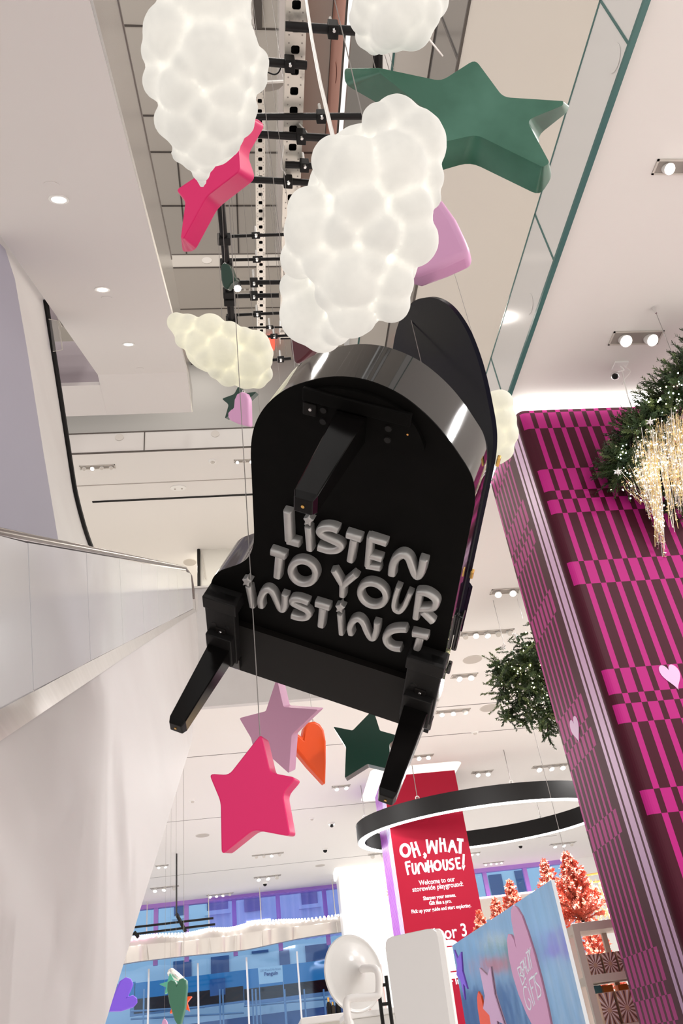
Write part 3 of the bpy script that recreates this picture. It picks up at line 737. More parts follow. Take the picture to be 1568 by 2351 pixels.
for a, b in (((300, 2340), (560, 2325)), ((560, 2310), (790, 2290)), ((300, 2322), (470, 2312))): MB().tube([aty(a, YD-.4), aty(b, YD-.4)], .05, 6).build('scaffold_rail', 'scaf', shed)
sg = thing('street_sign', aty((621, 2240), 50), 'white poster sign lettered in blue seen through the far window', 'sign')
P = [aty(q, 50) for q in ((592, 2222), (648, 2216), (650, 2254), (595, 2260))]
fixn(MB().prism(P, (0, .05, 0)).build('board', 'signw', sg))
for p in (P[2], P[3]): MB().tube([V((p.x, 50.03, p.z)), V((p.x, 50.03, FL))], .03, 6).build('post', 'scaf', sg)
text_on("Penguin", aty((607, 2240.5), 49.98), aty((638, 2237), 49.98), Z_, .17, V((0, -1, 0)), 'signb', 'text_line', sg, .03)
text_on("220 West 57th Street", aty((598, 2231), 49.98), aty((645, 2226), 49.98), Z_, .10, V((0, -1, 0)), 'scaf', 'text_line', sg, .0)

# ================================================================== PIANO
PU, PV, PW = V((0.890, -0.094, -0.446)).normalized(), V((0, -0.979, 0.205)), V((0.456, 0.183, 0.871))
PW = PW.normalized(); PV = (PV-PW*PV.dot(PW)).normalized(); PU = PW.cross(PV).normalized()
P0 = ray(988, 1671)*5.3455
def pp(q, off=0.): return atp(q, P0+PW*off, PW)
def pl_(u, v, w): return P0+PU*u+PV*v+PW*w
pno = thing('grand_piano', pl_(-.75, 1.1, 0), 'black lacquered grand piano hung high in the air with silver lettering underneath', 'piano')
out_px = [(1090, 1160), (1091, 1130), (1086, 1100), (1074, 1073), (1056, 1045), (1033, 1012), (1003, 975), (967, 940), (925, 908), (880, 885), (835, 870), (790, 864), (745, 866), (705, 875), (665, 889), (632, 910), (605, 938), (588, 968), (579, 1000), (576, 1040), (578, 1090), (581, 1160), (583.5, 1226), (580, 1256), (570, 1279), (550, 1294), (528, 1302), (506, 1310), (490, 1325), (483, 1347), (483, 1372)]
crv = [pp(q) for q in out_px]
outl = [tuple((c-P0).dot(a) for a in (PU, PV)) for c in crv]
sm = catmull(outl, 4, False)
poly = [(0, .0)]+sm+[(-1.5, .0)]
HR = .30
def pshape(poly, w0, w1, mb=None): return (mb or MB()).prism([pl_(u, v, w0) for u, v in poly], PW*(w1-w0))
def inset(poly, d):
    n = len(poly); R_ = []
    ar = sum(poly[i][0]*poly[(i+1) % n][1]-poly[(i+1) % n][0]*poly[i][1] for i in range(n)); sg = 1 if ar > 0 else -1
    for i in range(n):
        a, b, c = V((*poly[i-1], 0)), V((*poly[i], 0)), V((*poly[(i+1) % n], 0))
        t1 = (b-a).normalized(); t2 = (c-b).normalized(); n1 = V((-t1.y, t1.x, 0))*sg; n2 = V((-t2.y, t2.x, 0))*sg
        m2 = n1+n2; m2 = m2/max(.3, m2.dot(n1)) if m2.length > 1e-6 else n1
        R_.append((b.x+m2.x*d, b.y+m2.y*d))
    return R_
# rim: a wall of lacquered wood round the outline
inn = inset(poly, .035); n = len(poly); m_ = MB()
vs = [pl_(u, v, 0) for u, v in poly]+[pl_(u, v, HR) for u, v in poly]+[pl_(u, v, 0) for u, v in inn]+[pl_(u, v, HR) for u, v in inn]
fs = []
for i in range(n):
    j = (i+1) % n; fs += [(i, j, n+j, n+i), (2*n+j, 2*n+i, 3*n+i, 3*n+j), (n+i, n+j, 3*n+j, 3*n+i), (j, i, 2*n+i, 2*n+j)]
m_.add(vs, fs); fixn(m_.build('rim', 'lacq', pno, smooth=35))
fixn(pshape(inset(poly, .001), -.004, .03).build('bottom_board', 'under', pno))
fixn(pshape(inset(poly, .04), .20, .215).build('soundboard', 'black', pno))
kb = [(-.004, 0), (-.004, .47), (-1.496, .47), (-1.496, 0)]
fixn(pshape(kb, -.045, -.003).build('keybed', 'under2', pno))
fixn(pshape([(-.03, -.02), (-.03, .10), (-1.47, .10), (-1.47, -.02)], .03, .09).build('key_slip', 'lacq', pno))
# keys, facing away from the viewer
for i in range(0, 52):
    u = -1.42+i*.0258
    fixn(pshape([(u, .0), (u+.0245, .0), (u+.0245, .16), (u, .16)], .09, .11).build('key', 'white', pno))
fixn(pshape([(-.03, .16), (-.03, .20), (-1.47, .20), (-1.47, .16)], .09, .28).build('fallboard', 'lacq', pno))
# lid, open on its bass-side hinges
th = math.radians(48)
hu, hw = -.004, HR+.012
def lidp(u, v, t): # closed-lid coordinates turned about the hinge line
    d = u-hu; return pl_(hu+d*math.cos(th)+t*math.sin(th), v, hw-d*math.sin(th)+t*math.cos(th))
lid = [(u*1.01, v) for u, v in poly if v > .56]
lid = [(0, .56)]+lid+[(lid[-1][0], .56)]
lid = [(u, v+.012 if v > 1.5 else v) for u, v in lid]
m_ = MB(); k = len(lid)
m_.add([lidp(u, v, 0) for u, v in lid]+[lidp(u, v, .024) for u, v in lid], [tuple(range(k)), tuple(range(2*k-1, k-1, -1))]+[(i, (i+1) % k, k+(i+1) % k, k+i) for i in range(k)])
fixn(m_.build('lid', 'lidin', pno, smooth=35))
fixn(MB().prism([lidp(-.01, .57, .03), lidp(-1.47, .57, .03), lidp(-1.47, .98, .03), lidp(-.01, .98, .03)], (lidp(0, 1, .055)-lidp(0, 1, .03))).build('lid_flap', 'lidin', pno))
m_ = MB().tube([pl_(-1.0, 1.35, .22), lidp(-.88, 1.35, -.005)], .012, 8); m_.build('lid_prop', 'under', pno)
MB().obox(pl_(.012, .62, HR+.02), (PU, PV, PW), (.016, .16, .045)).build('hinge_rail', 'lacq', pno, bevel=(.008, 2))
for v in (.50, 1.13, 1.95):
    MB().obox(pl_(.016, v, HR+.005), (PU, PV, PW), (.009, .028, .014)).build('hinge', 'gold', pno, bevel=(.004, 2))
MB().obox(pl_(.012, .30, HR-.03), (PU, PV, PW), (.012, .045, .022)).build('cheek_block', 'lacq', pno, bevel=(.006, 2))
# legs
def leg(u, v, wtop, name, brace):
    lb = []
    L_ = .60
    top, bot = .075, .052
    c0 = pl_(u, v, wtop); c1 = pl_(u, v, wtop-L_)
    P = []
    for c, h in ((c0, top), (c1+PW*.035, bot), (c1, bot-.012)):
        for a, b in ((-1, -1), (1, -1), (1, 1), (-1, 1)): P.append(c+PU*a*h+PV*b*h)
    m_ = MB().add(P, [(3, 2, 1, 0), (8, 9, 10, 11)]+[(k*4+j, k*4+(j+1) % 4, (k+1)*4+(j+1) % 4, (k+1)*4+j) for k in range(2) for j in range(4)])
    o = fixn(m_.build('leg', 'legb', pno, bevel=(.006, 2, 20)))
    MB().disc(c1, -PW, .008, .008, .004, 10).build('caster_stud', 'gold', o)
    return o
def blk(u, v, w, hu_, hv, hw_, nm, mt, par=None): return MB().obox(pl_(u, v, w), (PU, PV, PW), (hu_, hv, hw_)).build(nm, mt, par or pno, bevel=(.006, 2))
def uv(q, off=0.):
    p = pp(q, off)-P0; return p.dot(PU), p.dot(PV)
for q, sd in (((507, 1492), -1), ((955, 1632), 1)):
    u, v = uv(q, -.12)
    blk(u, v+.17, -.07, .10, .30, .03, 'leg_plate', 'black')
    blk(u, v+.02, -.115, .088, .13, .03, 'leg_block', 'black')
    blk(u+(.01 if sd < 0 else 0), v+.42, -.06, .11, .05, .06, 'cross_block', 'black')
    leg(u, v-.02, -.12, 'leg', 1)
    wp = blk(u, v+.165, -.104, .034, .032, .006, 'washer_plate', 'under2')
    MB().disc(pl_(u, v+.165, -.110), -PW, .010, .008, .006, 10).build('bolt', 'chromebolt', wp)
    for du in (-.045, .045): MB().disc(pl_(u+du, v+.215, -.10), -PW, .017, .015, .004, 12).build('screw_hole', 'black', pno)
    blk(u+.075, v-.16, -.06, .03, .05, .025, 'castor_bracket', 'lacq')
u, v = uv((806, 978), -.03)
bk = pshape(catmull([uv(q, -.02) for q in ((700, 925), (705, 905), (740, 891), (790, 892), (850, 905), (905, 930), (945, 965), (966, 1000), (968, 1035), (880, 1015), (790, 985))], 4), -.03, -.003)
fixn(bk.build('tail_plate', 'under', pno))
blk(u+.02, v+.12, -.036, .26, .035, .012, 'tail_block', 'under')
leg(u, v-.0, -.03, 'leg', 0)
wp = blk(*uv((712, 938), -.03), -.035, .034, .034, .008, 'washer_plate', 'under2')
MB().disc(pl_(*uv((713, 939), -.04), -.043), -PW, .010, .008, .006, 10).build('bolt', 'chromebolt', wp)
for q in ((743, 941), (742, 967), (892, 983), (890, 1009)): MB().disc(pl_(*uv(q, -.03), -.03), -PW, .018, .016, .008, 12).build('screw_hole', 'black', pno)
MB().disc(pl_(*uv((936, 997), -.03), -.03), -PW, .006, .005, .004, 10).build('screw', 'gold', pno)
# silver foam letters on the underside
LH = .058
def plet(name, strokes, crop, w, star=None):
    o_, s_ = ((540, 1160), 6.533) if crop == 'A' else ((740, 1200), 5.6)
    m_ = MB(); wp_ = (pp((o_[0]+10, o_[1]+200), -LH)-pp((o_[0], o_[1]+200), -LH)).length/10
    for st in strokes:
        q = [(o_[0]+a/s_, o_[1]+b/s_) for a, b in st]
        if len(q) > 2: q = catmull(q, 5, False)
        P3 = [pp(x, -LH)+PW*LH for x in q]
        stroke_mesh(m_, P3, w/s_/2*wp_, -PW, LH-.004, True, 0, .004)
    o = fixn(m_.build('letter', 'silver', pno, smooth=50))
    if star:
        cx, cy, r, rot = star; P = []
        for i in range(10):
            a = math.radians(rot+36*i); rr = r if i % 2 == 0 else r*.5; P.append((o_[0]+(cx+rr*math.sin(a))/s_, o_[1]+(cy-rr*math.cos(a))/s_))
        st = fixn(MB().prism([pp(x, -LH)+PW*LH*.92 for x in P], -PW*LH*.9).build('star_dot', 'silver', o, bevel=(.008, 3, 30)))
    return o
def ringp(cx, cy, a, b, rot, n=26):
    P = ell(cx, cy, a, b, rot, n); return P
plet('L', [[(765, 110), (775, 300), (788, 570)], [(752, 555), (960, 612)]], 'A', 105)
plet('i', [[(1075, 345), (1105, 705)]], 'A', 88, (1087, 248, 92, 10))
plet('S', [[(1540, 410), (1420, 370), (1300, 375), (1252, 425), (1290, 480), (1420, 545), (1540, 605), (1565, 650), (1500, 700), (1370, 705), (1215, 655)]], 'A', 100)
plet('T', [[(290, 175), (500, 240)], [(395, 235), (345, 525)]], 'B', 88)
plet('E', [[(605, 200), (570, 585)], [(585, 222), (825, 298)], [(590, 445), (765, 500)], [(545, 575), (745, 612)]], 'B', 78)
plet('N', [[(880, 705), (890, 600), (930, 500), (1020, 440), (1095, 480), (1140, 590), (1180, 690), (1220, 715), (1265, 640), (1295, 490)]], 'B', 92)
plet('T', [[(510, 720), (750, 800)], [(645, 785), (612, 1115)]], 'A', 105)
plet('O', [ringp(1005, 1035, 190, 165, 28)], 'A', 92)
plet('Y', [[(130, 630), (250, 830)], [(425, 690), (235, 850)], [(250, 820), (245, 975)]], 'B', 80)
plet('O', [ringp(640, 950, 172, 138, 28)], 'B', 78)
plet('U', [[(975, 845), (935, 960), (912, 1070), (925, 1140), (985, 1162), (1045, 1100), (1085, 1010), (1125, 920)]], 'B', 66)
plet('R', [[(1240, 910), (1190, 1260)], [(1215, 930), (1330, 935), (1430, 1000), (1450, 1070), (1400, 1130), (1230, 1135)], [(1270, 1165), (1415, 1310)]], 'B', 82)
plet('i', [[(180, 1235), (245, 1555)]], 'A', 88, (165, 1160, 84, 12))
plet('N', [[(375, 1560), (365, 1440), (410, 1330), (480, 1295), (545, 1345), (600, 1455), (655, 1570), (700, 1590), (728, 1500), (730, 1360)]], 'A', 95)
plet('S', [[(1095, 1495), (960, 1445), (860, 1440), (845, 1490), (930, 1540), (1050, 1600), (1090, 1660), (1040, 1715), (930, 1715), (820, 1680)]], 'A', 92)
plet('T', [[(1180, 1500), (1415, 1570)], [(1300, 1560), (1270, 1850)]], 'A', 100)
plet('i', [[(213, 1195), (235, 1460)]], 'B', 72, (220, 1110, 74, 10))
plet('N', [[(360, 1465), (345, 1375), (385, 1290), (455, 1265), (515, 1320), (560, 1425), (610, 1505), (655, 1500), (685, 1410), (692, 1305)]], 'B', 80)
plet('C', [[(1080, 1400), (960, 1400), (860, 1430), (805, 1500), (825, 1580), (900, 1635), (1010, 1650)]], 'B', 86)
plet('T', [[(1140, 1450), (1355, 1500)], [(1250, 1490), (1180, 1735)]], 'B', 88)
for q in ((700, 1050), (1010, 1010)):
    p = pp(q, HR)
    MB().tube([p, V((p.x, p.y, overhead(p.x, p.y)))], .003, 5).build('suspension_wire', 'wire', pno)

# ================================================================== TRUSSES
ZT = 8.4
def beam(name, q0, q1, wdt, z, label, y1=None):
    a = atz(q0, z); b = atz(q1, z)
    y0 = a.y-1.5; y1 = y1 or b.y; xc = (a.x+b.x)/2
    t = thing('truss_beam', V((xc, (y0+y1)/2, z)), label, 'truss', 'perforated aluminium truss beams over the well')
    pitch = wdt*1.05; n = int((y1-y0)/pitch)
    m_ = MB(); hb = MB()
    def hole(a): # four-lobed hole
        return wdt*(.215+.045*abs(math.cos(2*a+math.pi/2))**2)
    S = 24; h = wdt/2
    for i in range(n):
        yc = y0+pitch*(i+.5)
        rim = []; sq = []
        for j in range(S):
            a = 2*math.pi*j/S; rim.append((xc+hole(a)*math.cos(a), yc+hole(a)*math.sin(a)))
            c, s_ = math.cos(a), math.sin(a); f_ = 1/max(abs(c), abs(s_)); sq.append((xc+h*c*f_, yc+pitch/2*s_*f_))
        vs = [(x, y, z) for x, y in rim]+[(x, y, z) for x, y in sq]+[(x, y, z+.012) for x, y in rim]
        m_.add(vs, [(j, (j+1) % S, S+(j+1) % S, S+j) for j in range(S)]+[(j, 2*S+j, 2*S+(j+1) % S, (j+1) % S) for j in range(S)])
        for sx in (-1, 1):
            for sy in (-1, 1): hb.disc((xc+sx*wdt*.33, yc+sy*wdt*.33, z-.002), (0, 0, 1), wdt*.045, wdt*.045, .003, 8)
    m_.box((xc-h-.004, y0, z), (xc-h, y1, z+wdt*.55)).box((xc+h, y0, z), (xc+h+.004, y1, z+wdt*.55))
    m_.build('perforated_plate', 'alu', t)
    o = hb.build('bolt_hole', 'recess', t); o['kind'] = 'stuff'
    MB().box((xc-h+.002, y0, z+wdt*.50), (xc+h-.002, y1, z+wdt*.54)).build('back_plate', 'black', t)
    for i in range(0, n, 3):
        MB().box((xc-h, y0+pitch*i, z+wdt*.3), (xc+h, y0+pitch*i+.04, z+wdt*.5)).build('inner_rung', 'blackpipe', t)
    return t, xc, y0, y1
b1 = beam('truss', (679, 0), (672, 400), .196, ZT, 'wide perforated aluminium beam running overhead beside the central cloud', atz((672, 790), ZT).y)
b2 = beam('truss', (598, 400), (600, 740), .128, 10.4, 'narrow perforated aluminium beam seen between the pole and wide beam', atz((600, 778), 10.4).y)
for t, xc, y0, y1 in (b1, b2):
    for y in (y0+.6, y1-.3):
        z0 = t.location.z; MB().tube([V((xc, y, z0+.05)), V((xc, y, 26.0))], .004, 5).build('hanger_wire', 'wire', t)
pipes = [((655, 60), (830, 72), 9, ZT-.12), ((600, 141), (704, 150), 8.5, ZT-.12), ((575, 268), (835, 267), 7, ZT-.12), ((560, 306), (770, 318), 8, ZT-.12), ((655, 378), (725, 381), 7, ZT-.12), ((560, 411), (722, 420), 7, ZT-.12),
         ((512, 543), (662, 538), 3.6, ZT-.05), ((516, 597), (662, 594), 3.6, ZT-.05), ((520, 649), (645, 648), 5.2, ZT-.12), ((525, 680), (640, 678), 5.2, ZT-.12), ((520, 724), (660, 718), 3.5, ZT-.05), ((570, 752), (668, 751), 2.2, ZT-.05), ((590, 774), (668, 770), 3, ZT-.05), ((620, 827), (668, 823), 3.6, ZT-.05)]
plab = ['thick black pipe under the upper right cloud at top', 'short black pipe stub behind the large left cloud', 'long black pipe crossing behind the central cloud top', 'black pipe just above the central cloud cable joint', 'short black pipe ending at the central cloud edge', 'black pipe from the pink star to the central cloud', 'thin dark pipe highest on the black pole', 'thin dark pipe second down the black pole', 'thick black pipe level with the bright spot lamp', 'thick black pipe just below the bright spot lamp', 'thin dark pipe lowest on the black pole', 'very thin dark rod above the red glow', 'thin dark rod touching the maroon ornament', 'dark rod below the red glow beside the cloud']
for (a, b, r, z), lb in zip(pipes, plab):
    A = atz(a, z); B = atz(b, z); rr = r*A.length/F
    t = thing('black_pipe', (A+B)/2, lb, 'pipe', 'black pipes clamped across the truss')
    MB().tube([A, B], rr, 10).build('pipe', 'blackpipe', t, smooth=40)
    d = (B-A).normalized()
    if a[1] > 740: MB().tube([B-d*.06, V((B.x-d.x*.06, B.y, overhead(B.x, B.y)))], .003, 5).build('hanger_wire', 'wire', t)
    for fr_ in ((.5 if a[1] > 500 else .62),):
        p = A+(B-A)*fr_
        cl = MB().obox(p, (d, Y_, Z_), (.05, rr*1.5, rr*1.6)).build('clamp', 'black', t, bevel=(.008, 2))
        MB().tube([p+V((0, 0, rr*1.2)), p+V((0, 0, ZT-z+.12))], .016, 6).build('clamp_bolt', 'chromebolt', cl)
        MB().disc(p-V((.0, .03, rr*1.7)), (0, 0, -1), .022, .016, .03, 6).build('wing_nut', 'chromebolt', cl)
A = atz((503, 430), ZT-.2); B = atz((533, 745), ZT-.2)
t = thing('black_pole', (A+B)/2, 'long black pole running along the left side of the truss', 'pole')
MB().tube([A, B], .045, 10).build('pole', 'blackpipe', t, smooth=40)
for f_ in (.34, .52, .60, .74, .80, .97):
    p = A+(B-A)*f_; MB().obox(p, (X_, Y_, Z_), (.075, .05, .06)).build('clamp', 'black', t, bevel=(.01, 2))
for f_ in (.05, .95):
    p = A+(B-A)*f_; MB().tube([p, V((p.x, p.y, 26))], .004, 5).build('hanger_wire', 'wire', t)
# bright spot lamp and added box for red sign glow on the far ceiling
c = atz((545, 662), 8.1); t = thing('spot_lamp', c, 'small bright spot lamp clamped to the black pole', 'lamp')
MB().disc(c+V((0, 0, .02)), (0, 0, 1), .05, .035, .14, 16).build('lamp_can', 'black', t); MB().disc(c, (0, 0, -1), .048, .046, .01, 16).build('lens', 'lampon', t)
c = atz((622, 793), 18.80); w_ = 17*c.length/F
tag(MB().box((c.x-w_/2, c.y-.25, 18.80), (c.x+w_/2, c.y+.25, 18.99)).build('sign_glow_box', 'exit', bevel=(.05, 3)), 'red sign glow reflected on the upper landing ceiling beside the small cloud', 'sign')
# dark upright bar behind the upper right cloud
p0 = atz((868, 120), 9.0); MBt = MB().tube([p0, V((p0.x, p0.y-1.2, 9.0))], .05, 8)
o = MB().tube([atz((868, 100), 9.0), atz((867, 175), 9.0)], .055, 8).build('black_pipe', 'blackpipe', smooth=40)
tag(o, 'short upright black pipe showing between upper right cloud and green star', 'pipe')

# ================================================================== CEILING FITTINGS
def fitting(q, wpx, n, z, label, on=(), wide=1.0, k2=1.0):
    """recessed box with n spot heads; q = picture point of its middle, wpx its width in the picture"""
    c = atz(q, z); Lx = wpx*c.length/F*1.02; Wy = Lx*(.34 if n <= 2 else (.22 if n <= 3 else .16))*wide
    t = thing('spotlight_fitting', c, label, 'ceiling light', 'recessed spotlight fittings in the ceilings')
    m_ = MB()
    for a in ((c.x-Lx/2, c.y-Wy/2, c.x+Lx/2, c.y-Wy/2+.02), (c.x-Lx/2, c.y+Wy/2-.02, c.x+Lx/2, c.y+Wy/2), (c.x-Lx/2, c.y-Wy/2, c.x-Lx/2+.02, c.y+Wy/2), (c.x+Lx/2-.02, c.y-Wy/2, c.x+Lx/2, c.y+Wy/2)):
        m_.box((a[0], a[1], z-.012), (a[2], a[3], z))
    m_.build('frame', 'fixture', t)
    MB().box((c.x-Lx/2, c.y-Wy/2, z-.004), (c.x+Lx/2, c.y+Wy/2, z-.001)).build('recess_tray', 'recess', t)
    r = min(Wy*.34, Lx/n*.36)
    for i in range(n):
        x = c.x-Lx/2+Lx*(i+.5)/n
        d = V((random.uniform(-.25, .25), -.45+random.uniform(-.2, .1), -1)).normalized()
        p = V((x, c.y+Wy*.1, z-.002))
        hd = MB().disc(p, d, r*.8, r, r*1.5, 18).build('spot_head', 'white', t, smooth=40)
        e = p+d*r*1.5
        MB().disc(e+d*.001, d, r*.88, r*.84, .006, 18).build('lens', 'lampon' if i in on else 'fixture', hd)
    return t
fitting((1460, 775), 110, 2, ZC, 'two-lamp fitting in the ceiling above the big patterned column', (0, 1))
fitting((1556, 383), 96, 2, ZC, 'two-lamp fitting cut off by the right edge below the green star', (0, 1))
fitting((1160, 1357), 66, 2, ZC, 'two-lamp fitting between the piano hinge and the patterned column', (0, 1))
fitting((1117, 1452), 122, 5, ZC, 'five-lamp fitting beside the hanging fir and the piano corner', (1, 2))
fitting((1066, 1551), 58, 2, ZC, 'two-lamp fitting just right of the right front piano leg', (0, 1))
fitting((1040, 1632), 76, 3, ZC, 'three-lamp fitting below the two round speakers right of the piano', (0, 1))
fitting((972, 1735), 44, 2, ZC, 'two-lamp fitting above the red banner column', (0, 1))
fitting((1107, 1772), 46, 2, ZC, 'bright two-lamp fitting right of the red banner top', (0, 1))
fitting((1263, 1758), 78, 3, ZC, 'three-lamp fitting touching the patterned column above the ring light', (0, 1, 2))
fitting((783, 1805), 40, 2, ZC, 'two-lamp fitting right of the orange heart tip', (0, 1))
fitting((615, 1961), 66, 4, ZC, 'four-lamp fitting below the big pink star', (2,))
fitting((614, 2012), 56, 3, ZC, 'three-lamp fitting farther below the big pink star', (0, 1))
fitting((372, 1987), 26, 2, ZC, 'small two-lamp fitting beside the escalator edge', (0, 1))
fitting((378, 2037), 56, 3, ZC, 'three-lamp fitting low beside the escalator edge', (0, 1))
fitting((505, 2053), 54, 4, ZC, 'four-lamp fitting directly above the far window', (0, 1, 2))
fitting((1133, 1980), 44, 4, ZC, 'four-lamp fitting above the smaller right window', (0, 1, 2, 3))
fitting((1292, 1936), 54, 3, ZC, 'three-lamp fitting below the ring light at right', (0, 1))
fitting((866, 1960), 40, 2, ZC, 'dim two-lamp fitting under the left end of the ring light', ())
fitting((1090, 1958), 24, 2, ZC, 'small two-lamp fitting below the rear of the ring light', (0, 1))
fitting((224, 1072), 74, 4, 12.4, 'four-lamp fitting on the landing ceiling at left', (1,), 1.1)
fitting((560, 1058), 44, 3, 12.4, 'three-lamp fitting on the landing ceiling beside the piano', (0, 2), 1.1)
fitting((562, 664), 34, 3, 18.99, 'pale fitting on the upper landing ceiling beside the spot lamp', ())
def speaker(q, wpx, z, label):
    c = atz(q, z); r = wpx*c.length/F/2
    t = thing('ceiling_speaker', c, label, 'speaker', 'round ceiling speakers')
    MB().disc(c, (0, 0, -1), r, r*.97, .012, 32).build('grille', 'speaker', t, smooth=40)
    m_ = MB(); a = [c+V((math.cos(2*math.pi*i/32), math.sin(2*math.pi*i/32), 0))*r for i in range(32)]; m_.tube(a, .012, 6, closed=True); m_.build('rim', 'fixture', t, smooth=40)
speaker((1085, 1514), 42, ZC, 'round speaker beside the hanging fir, nearer of two'); speaker((1124, 1625), 42, ZC, 'round speaker under the tip of the hanging fir')
speaker((436, 1291), 28, 12.4, 'round grey speaker on the landing ceiling above the escalator top')
speaker((465, 1918), 28, ZC, 'round speaker left of the big pink star foot'); speaker((735, 1987), 20, ZC, 'small round speaker low in the ceiling above the window end')
def detector(q, z, label):
    c = atz(q, z); t = thing('smoke_detector', c, label, 'smoke detector', 'smoke detectors')
    MB().disc(c, (0, 0, -1), .10, .085, .03, 24).build('base', 'white', t, smooth=40); MB().disc(c-V((0, 0, .03)), (0, 0, -1), .055, .03, .035, 18).build('sensor', 'fixture', t, smooth=40)
detector((1090, 1681), ZC, 'white smoke detector on the ceiling under the right round speaker'); detector((488, 1059), 12.4, 'white smoke detector on the landing ceiling left of the piano')
detector((716, 1879), ZC, 'tiny smoke detector right of the big pink star'); detector((618, 752), 18.99, 'smoke detector on the upper landing ceiling by the small cloud')
detector((442, 1838), ZC, 'small square-looking detector left of the big pink star')
c = atz((409, 1119), 12.4); t = thing('emergency_light', c, 'white oval emergency light with two dark lenses on landing ceiling', 'light')
m_ = MB(); m_.add([c+V((.19*math.cos(a), .11*math.sin(a), -dz)) for dz in (0, .025) for a in [2*math.pi*i/28 for i in range(28)]], [tuple(range(28)), tuple(range(55, 27, -1))]+[(i, (i+1) % 28, 28+(i+1) % 28, 28+i) for i in range(28)])
fixn(m_.build('plate', 'white', t))
for dx in (-.08, .09): MB().disc(c+V((dx, .03, -.025)), (0, 0, -1), .022, .022, .006, 12).build('lens', 'recess', t)
def camera_(q, label, z=ZC, s=1.):
    c = atz(q, z); t = thing('dome_camera', c, label, 'security camera', 'dome cameras on the ceiling')
    MB().disc(c, (0, 0, -1), .085*s, .075*s, .05*s, 18).build('housing', 'white', t, smooth=40)
    m_ = MB().ball(c-V((0, 0, .055*s)), .06*s, 0, 14, 10); m_.build('dome', 'black', t, smooth=60)
for q, lb in (((761, 1889), 'small dome camera right of the big pink star'), ((746, 1948), 'small dome camera second from the white pillar'), ((608, 2026), 'small dome camera just above the far window'), ((1194, 1939), 'small dome camera below the rear of ring light')): camera_(q, lb, s=1.3)
# bullet camera hung over the patterned column
c = atz((1423, 838), ZC); t = thing('hanging_camera', c, 'small black and silver camera hanging by white cables over the column', 'security camera')
MB().box((c.x-.09, c.y-.07, ZC-.02), (c.x+.09, c.y+.07, ZC)).build('mount_plate', 'white', t, bevel=(.006, 2))
p = atz((1412, 862), ZC-.22)
MB().tube(catmull([V((c.x, c.y, ZC-.02)), V((c.x+.03, c.y, ZC-.09)), V((p.x+.05, p.y, p.z+.06)), p], 6, False), .008, 6).build('cable', 'cable', t, smooth=50)
MB().tube(catmull([V((c.x+.05, c.y, ZC-.02)), V((c.x+.10, c.y, ZC-.12)), V((p.x+.12, p.y, p.z-.05)), V((p.x+.04, p.y, p.z-.16))], 6, False), .006, 6).build('cable', 'cable', t, smooth=50)
MB().ball(p, .055, 0, 16, 10).build('camera_dome', 'chromebolt', t, smooth=60); MB().disc(p+V((-.02, -.02, -.035)), (-.4, -.5, -.8), .04, .03, .025, 14).build('lens', 'black', t)
q = atz((1500, 706), ZC); t = thing('wire_anchor', q, 'tiny ceiling anchor with fine wire right of two-lamp fitting', 'anchor')
MB().disc(q, (0, 0, -1), .02, .012, .10, 10).build('anchor_bolt', 'chromebolt', t)

# ================================================================== LIT CLOUDS
def cloud(name, bl, ell_, D, depth, label, cords=(), vox=None, off=(0, 0, 1), seedn=1, extra=0, mt='cloud'):
    """bl: (x, y, r) bumps in picture points; D: distance; depth: thickness factor"""
    rnd = random.Random(seedn); ox, oy, s_ = off
    cx, cy, a, b = ell_; s1 = D/F
    cen = ray(cx, cy)*D; fw = ray(cx, cy)
    R1 = CR; U1 = fw.cross(CR).normalized()*-1
    if U1.dot(CU) < 0: U1 = -U1
    m_ = MB(); mn = min(a, b)
    def place(x, y, dz): return cen+(ray(x, y)*(D/ray(x, y).dot(fw))-cen)*(1-dz/D)-fw*dz
    for bx, by, br in bl:
        x, y, r = ox+bx/s_, oy+by/s_, br/s_
        t = max(0., 1-((x-cx)/a)**2-((y-cy)/b)**2)
        dz = math.sqrt(t)*mn*depth*s1
        rr = r*s1*rnd.uniform(.86, 1.28)
        for sg in (1, -1):
            if sg < 0 and t < .05: continue
            d2 = sg*max(0, dz-rr*.60)
            p = place(x, y, d2); m_.ball(p, rr*(1-d2/D), 0, 16, 11)
    # inner body
    n0 = len(m_.v)
    core = MB(); core.ball((0, 0, 0), 1, 0, 24, 16)
    m_.add([cen+CR*(v[0]*a*.72*s1)+U1*(v[1]*b*.72*s1)-fw*(v[2]*mn*depth*.62*s1) for v in core.v], core.f)
    t = thing('cloud_lamp', cen, label, 'cloud', 'lit cotton cloud lamps')
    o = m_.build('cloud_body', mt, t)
    r = o.modifiers.new('remesh', 'REMESH'); r.mode = 'VOXEL'; r.voxel_size = vox or mn*s1/15; r.use_smooth_shade = True
    sm_ = o.modifiers.new('smooth', 'SMOOTH'); sm_.factor = .5; sm_.iterations = 4
    tx = bpy.data.textures.get('cloudnoise') or bpy.data.textures.new('cloudnoise', 'CLOUDS'); tx.noise_scale = .22; tx.noise_depth = 2
    dp = o.modifiers.new('displace', 'DISPLACE'); dp.texture = tx; dp.strength = mn*s1*.012; dp.mid_level = .5; dp.texture_coords = 'LOCAL'
    o.data.shade_smooth()
    for c in cords:
        MB().tube(c, .0075, 6).build('power_cord', 'cable', t, smooth=60)
    topz = cen+U1*b*s1*.7
    MB().tube([topz, V((topz.x, topz.y, overhead(topz.x, topz.y)))], .0022, 5).build('hanging_wire', 'wire', t)
    return t
o1 = (620, 220, 3.733)
